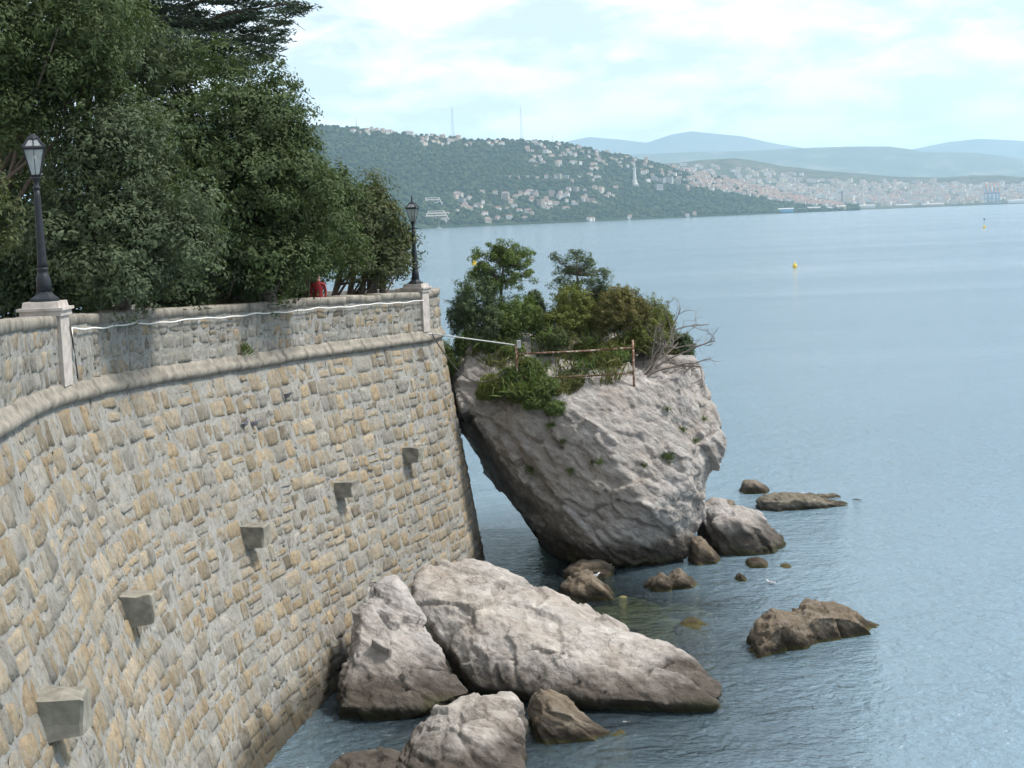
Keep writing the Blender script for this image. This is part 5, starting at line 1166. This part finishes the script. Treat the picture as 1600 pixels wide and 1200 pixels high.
shed(1262, 1282, 329, 11, 20, HW[2], 'pinkish quayside warehouse right of the orange shed', hill); shed(1288, 1304, 327, 9, 18, HW[0], 'white quayside warehouse before the chimney', hill)
shed(1307, 1322, 327, 12, 18, M['sand_paint'], 'sand-coloured quayside warehouse at the foot of the chimney', hill); shed(1338, 1368, 325, 12, 22, HW[0], 'long white quayside hall right of the chimney')
shed(1400, 1425, 322, 9, 20, HW[3], 'grey quayside hall in front of the middle of the town'); shed(1440, 1475, 321, 8, 20, HW[1], 'low cream quayside hall left of the harbour cranes'); shed(1575, 1625, 318, 10, 20, HW[0], 'long white harbour hall right of the cranes')
p, t = town.hit(1316, 324); o = empty('chimney', p, 'lone dark brick chimney rising from the harbour edge', 'chimney'); MB().lathe(p, [(4, -3), (3.6, 8), (2.6, 56), (3.0, 57), (3.0, 60)], 10).build('shaft', HR[2], o); MB().lathe(p+np.array([0, 0, 59.5]), [(2.7, 0), (2.7, 2)], 10).build('rim', M['window_dark'], o)
def crane(px, label):
    p, t = town.hit(px, 318); p = p*np.array([1, 1, 0])+np.array([0, 0, 3.]); o = empty('harbour_crane', p, label, 'crane'); ca, sa = math.cos(-t), math.sin(-t)
    W_ = lambda x, y, z: p + np.array([x*ca-y*sa, x*sa+y*ca, z])
    for a, b in ((-8, -6), (8, -6), (-8, 6), (8, 6)): MB().tube([W_(a, b, 0), W_(a*.6, b, 42)], 1.5, 6).build('leg', M['blue_paint'], o)
    m = MB(); m.tube([W_(-8, 0, 20), W_(8, 0, 20)], 1.6, 6); m.tube([W_(-8, 0, 40), W_(8, 0, 40)], 1.8, 6); m.tube([W_(0, 0, 40), W_(-2, 0, 62)], 1.6, 6); m.build('portal', M['blue_paint'], o)
    m = MB(); m.tube([W_(6, 0, 42), W_(3, 0, 62), W_(-6, 0, 82)], [2.2, 2.0, 1.4], 6); m.tube([W_(-8, 0, 44), W_(6, 0, 42)], 1.8, 6); m.build('boom', M['orange_paint'], o)
for k, (x, n_) in enumerate(((1541, 'first'), (1547, 'second'), (1553, 'third'), (1559, 'fourth'))): crane(x, 'blue harbour crane with raised orange boom, %s from the town side' % n_)
def sailboat(px, py, s_, label):
    p = atz(px, py, 0); o = empty('sailboat', p, label, 'boat'); V = []
    for (x, w_, z) in ((-5, 1.2, .3), (-2, 1.7, .2), (2, 1.5, .3), (5.5, .05, .9)):
        V += [p+s_*np.array([x, -w_, 1.4+z*.4]), p+s_*np.array([x, 0, -.4]), p+s_*np.array([x, w_, 1.4+z*.4])]
    Fc = [(i*3+k, i*3+k+3, i*3+k+4, i*3+k+1) for i in range(3) for k in range(2)] + [(i*3+2, i*3+5, i*3+3, i*3) for i in range(3)] + [(0, 1, 2), (11, 10, 9)]
    mk('hull', V, Fc, HW[0], o); MB().tube([p+np.array([0, 0, 0]), p+s_*np.array([0, 0, 15])], .22*s_, 5).build('mast', HW[0], o); MB().box(p+s_*np.array([-.5, 0, 1.9]), (4*s_, 1.8*s_, 1.0*s_)).build('cabin', HW[0], o)
for x, y, s_, lab in ((755, 353, 1.5, 'moored sailboat with the left of two tall masts'), (767, 352, 1.4, 'moored sailboat with the right of two tall masts'), (686, 356.5, 1.0, 'small white boat near the farther lamp head'), (808, 351, .9, 'small white boat moored below the seafront quarter')): sailboat(x, y, s_, lab)
forest()

# ------------------------------------------------------------------ the air
def haze():
    x, y0, y1, z0, z1 = 33000, -1500, 33000, -7.5, 1190
    V = [(-x, y0, z0), (x, y0, z0), (x, y1, z0), (-x, y1, z0), (-x, y0, z1), (x, y0, z1), (x, y1, z1), (-x, y1, z1)]
    m = bpy.data.materials.new('hazy_air'); m.use_nodes = True; nt = m.node_tree; nt.nodes.clear()
    o = N(nt, 'ShaderNodeOutputMaterial'); v = N(nt, 'ShaderNodeVolumePrincipled'); v.inputs['Color'].default_value = (0.60, 0.84, 1.0, 1); v.inputs['Density'].default_value = HAZE; v.inputs['Anisotropy'].default_value = 0.25
    L(nt, v.outputs[0], o.inputs['Volume'])
    tag(mk('haze', V, [(3, 2, 1, 0), (4, 5, 6, 7), (0, 1, 5, 4), (1, 2, 6, 5), (2, 3, 7, 6), (3, 0, 4, 7)], m), kind='stuff')
HAZE = 0.000060
haze()
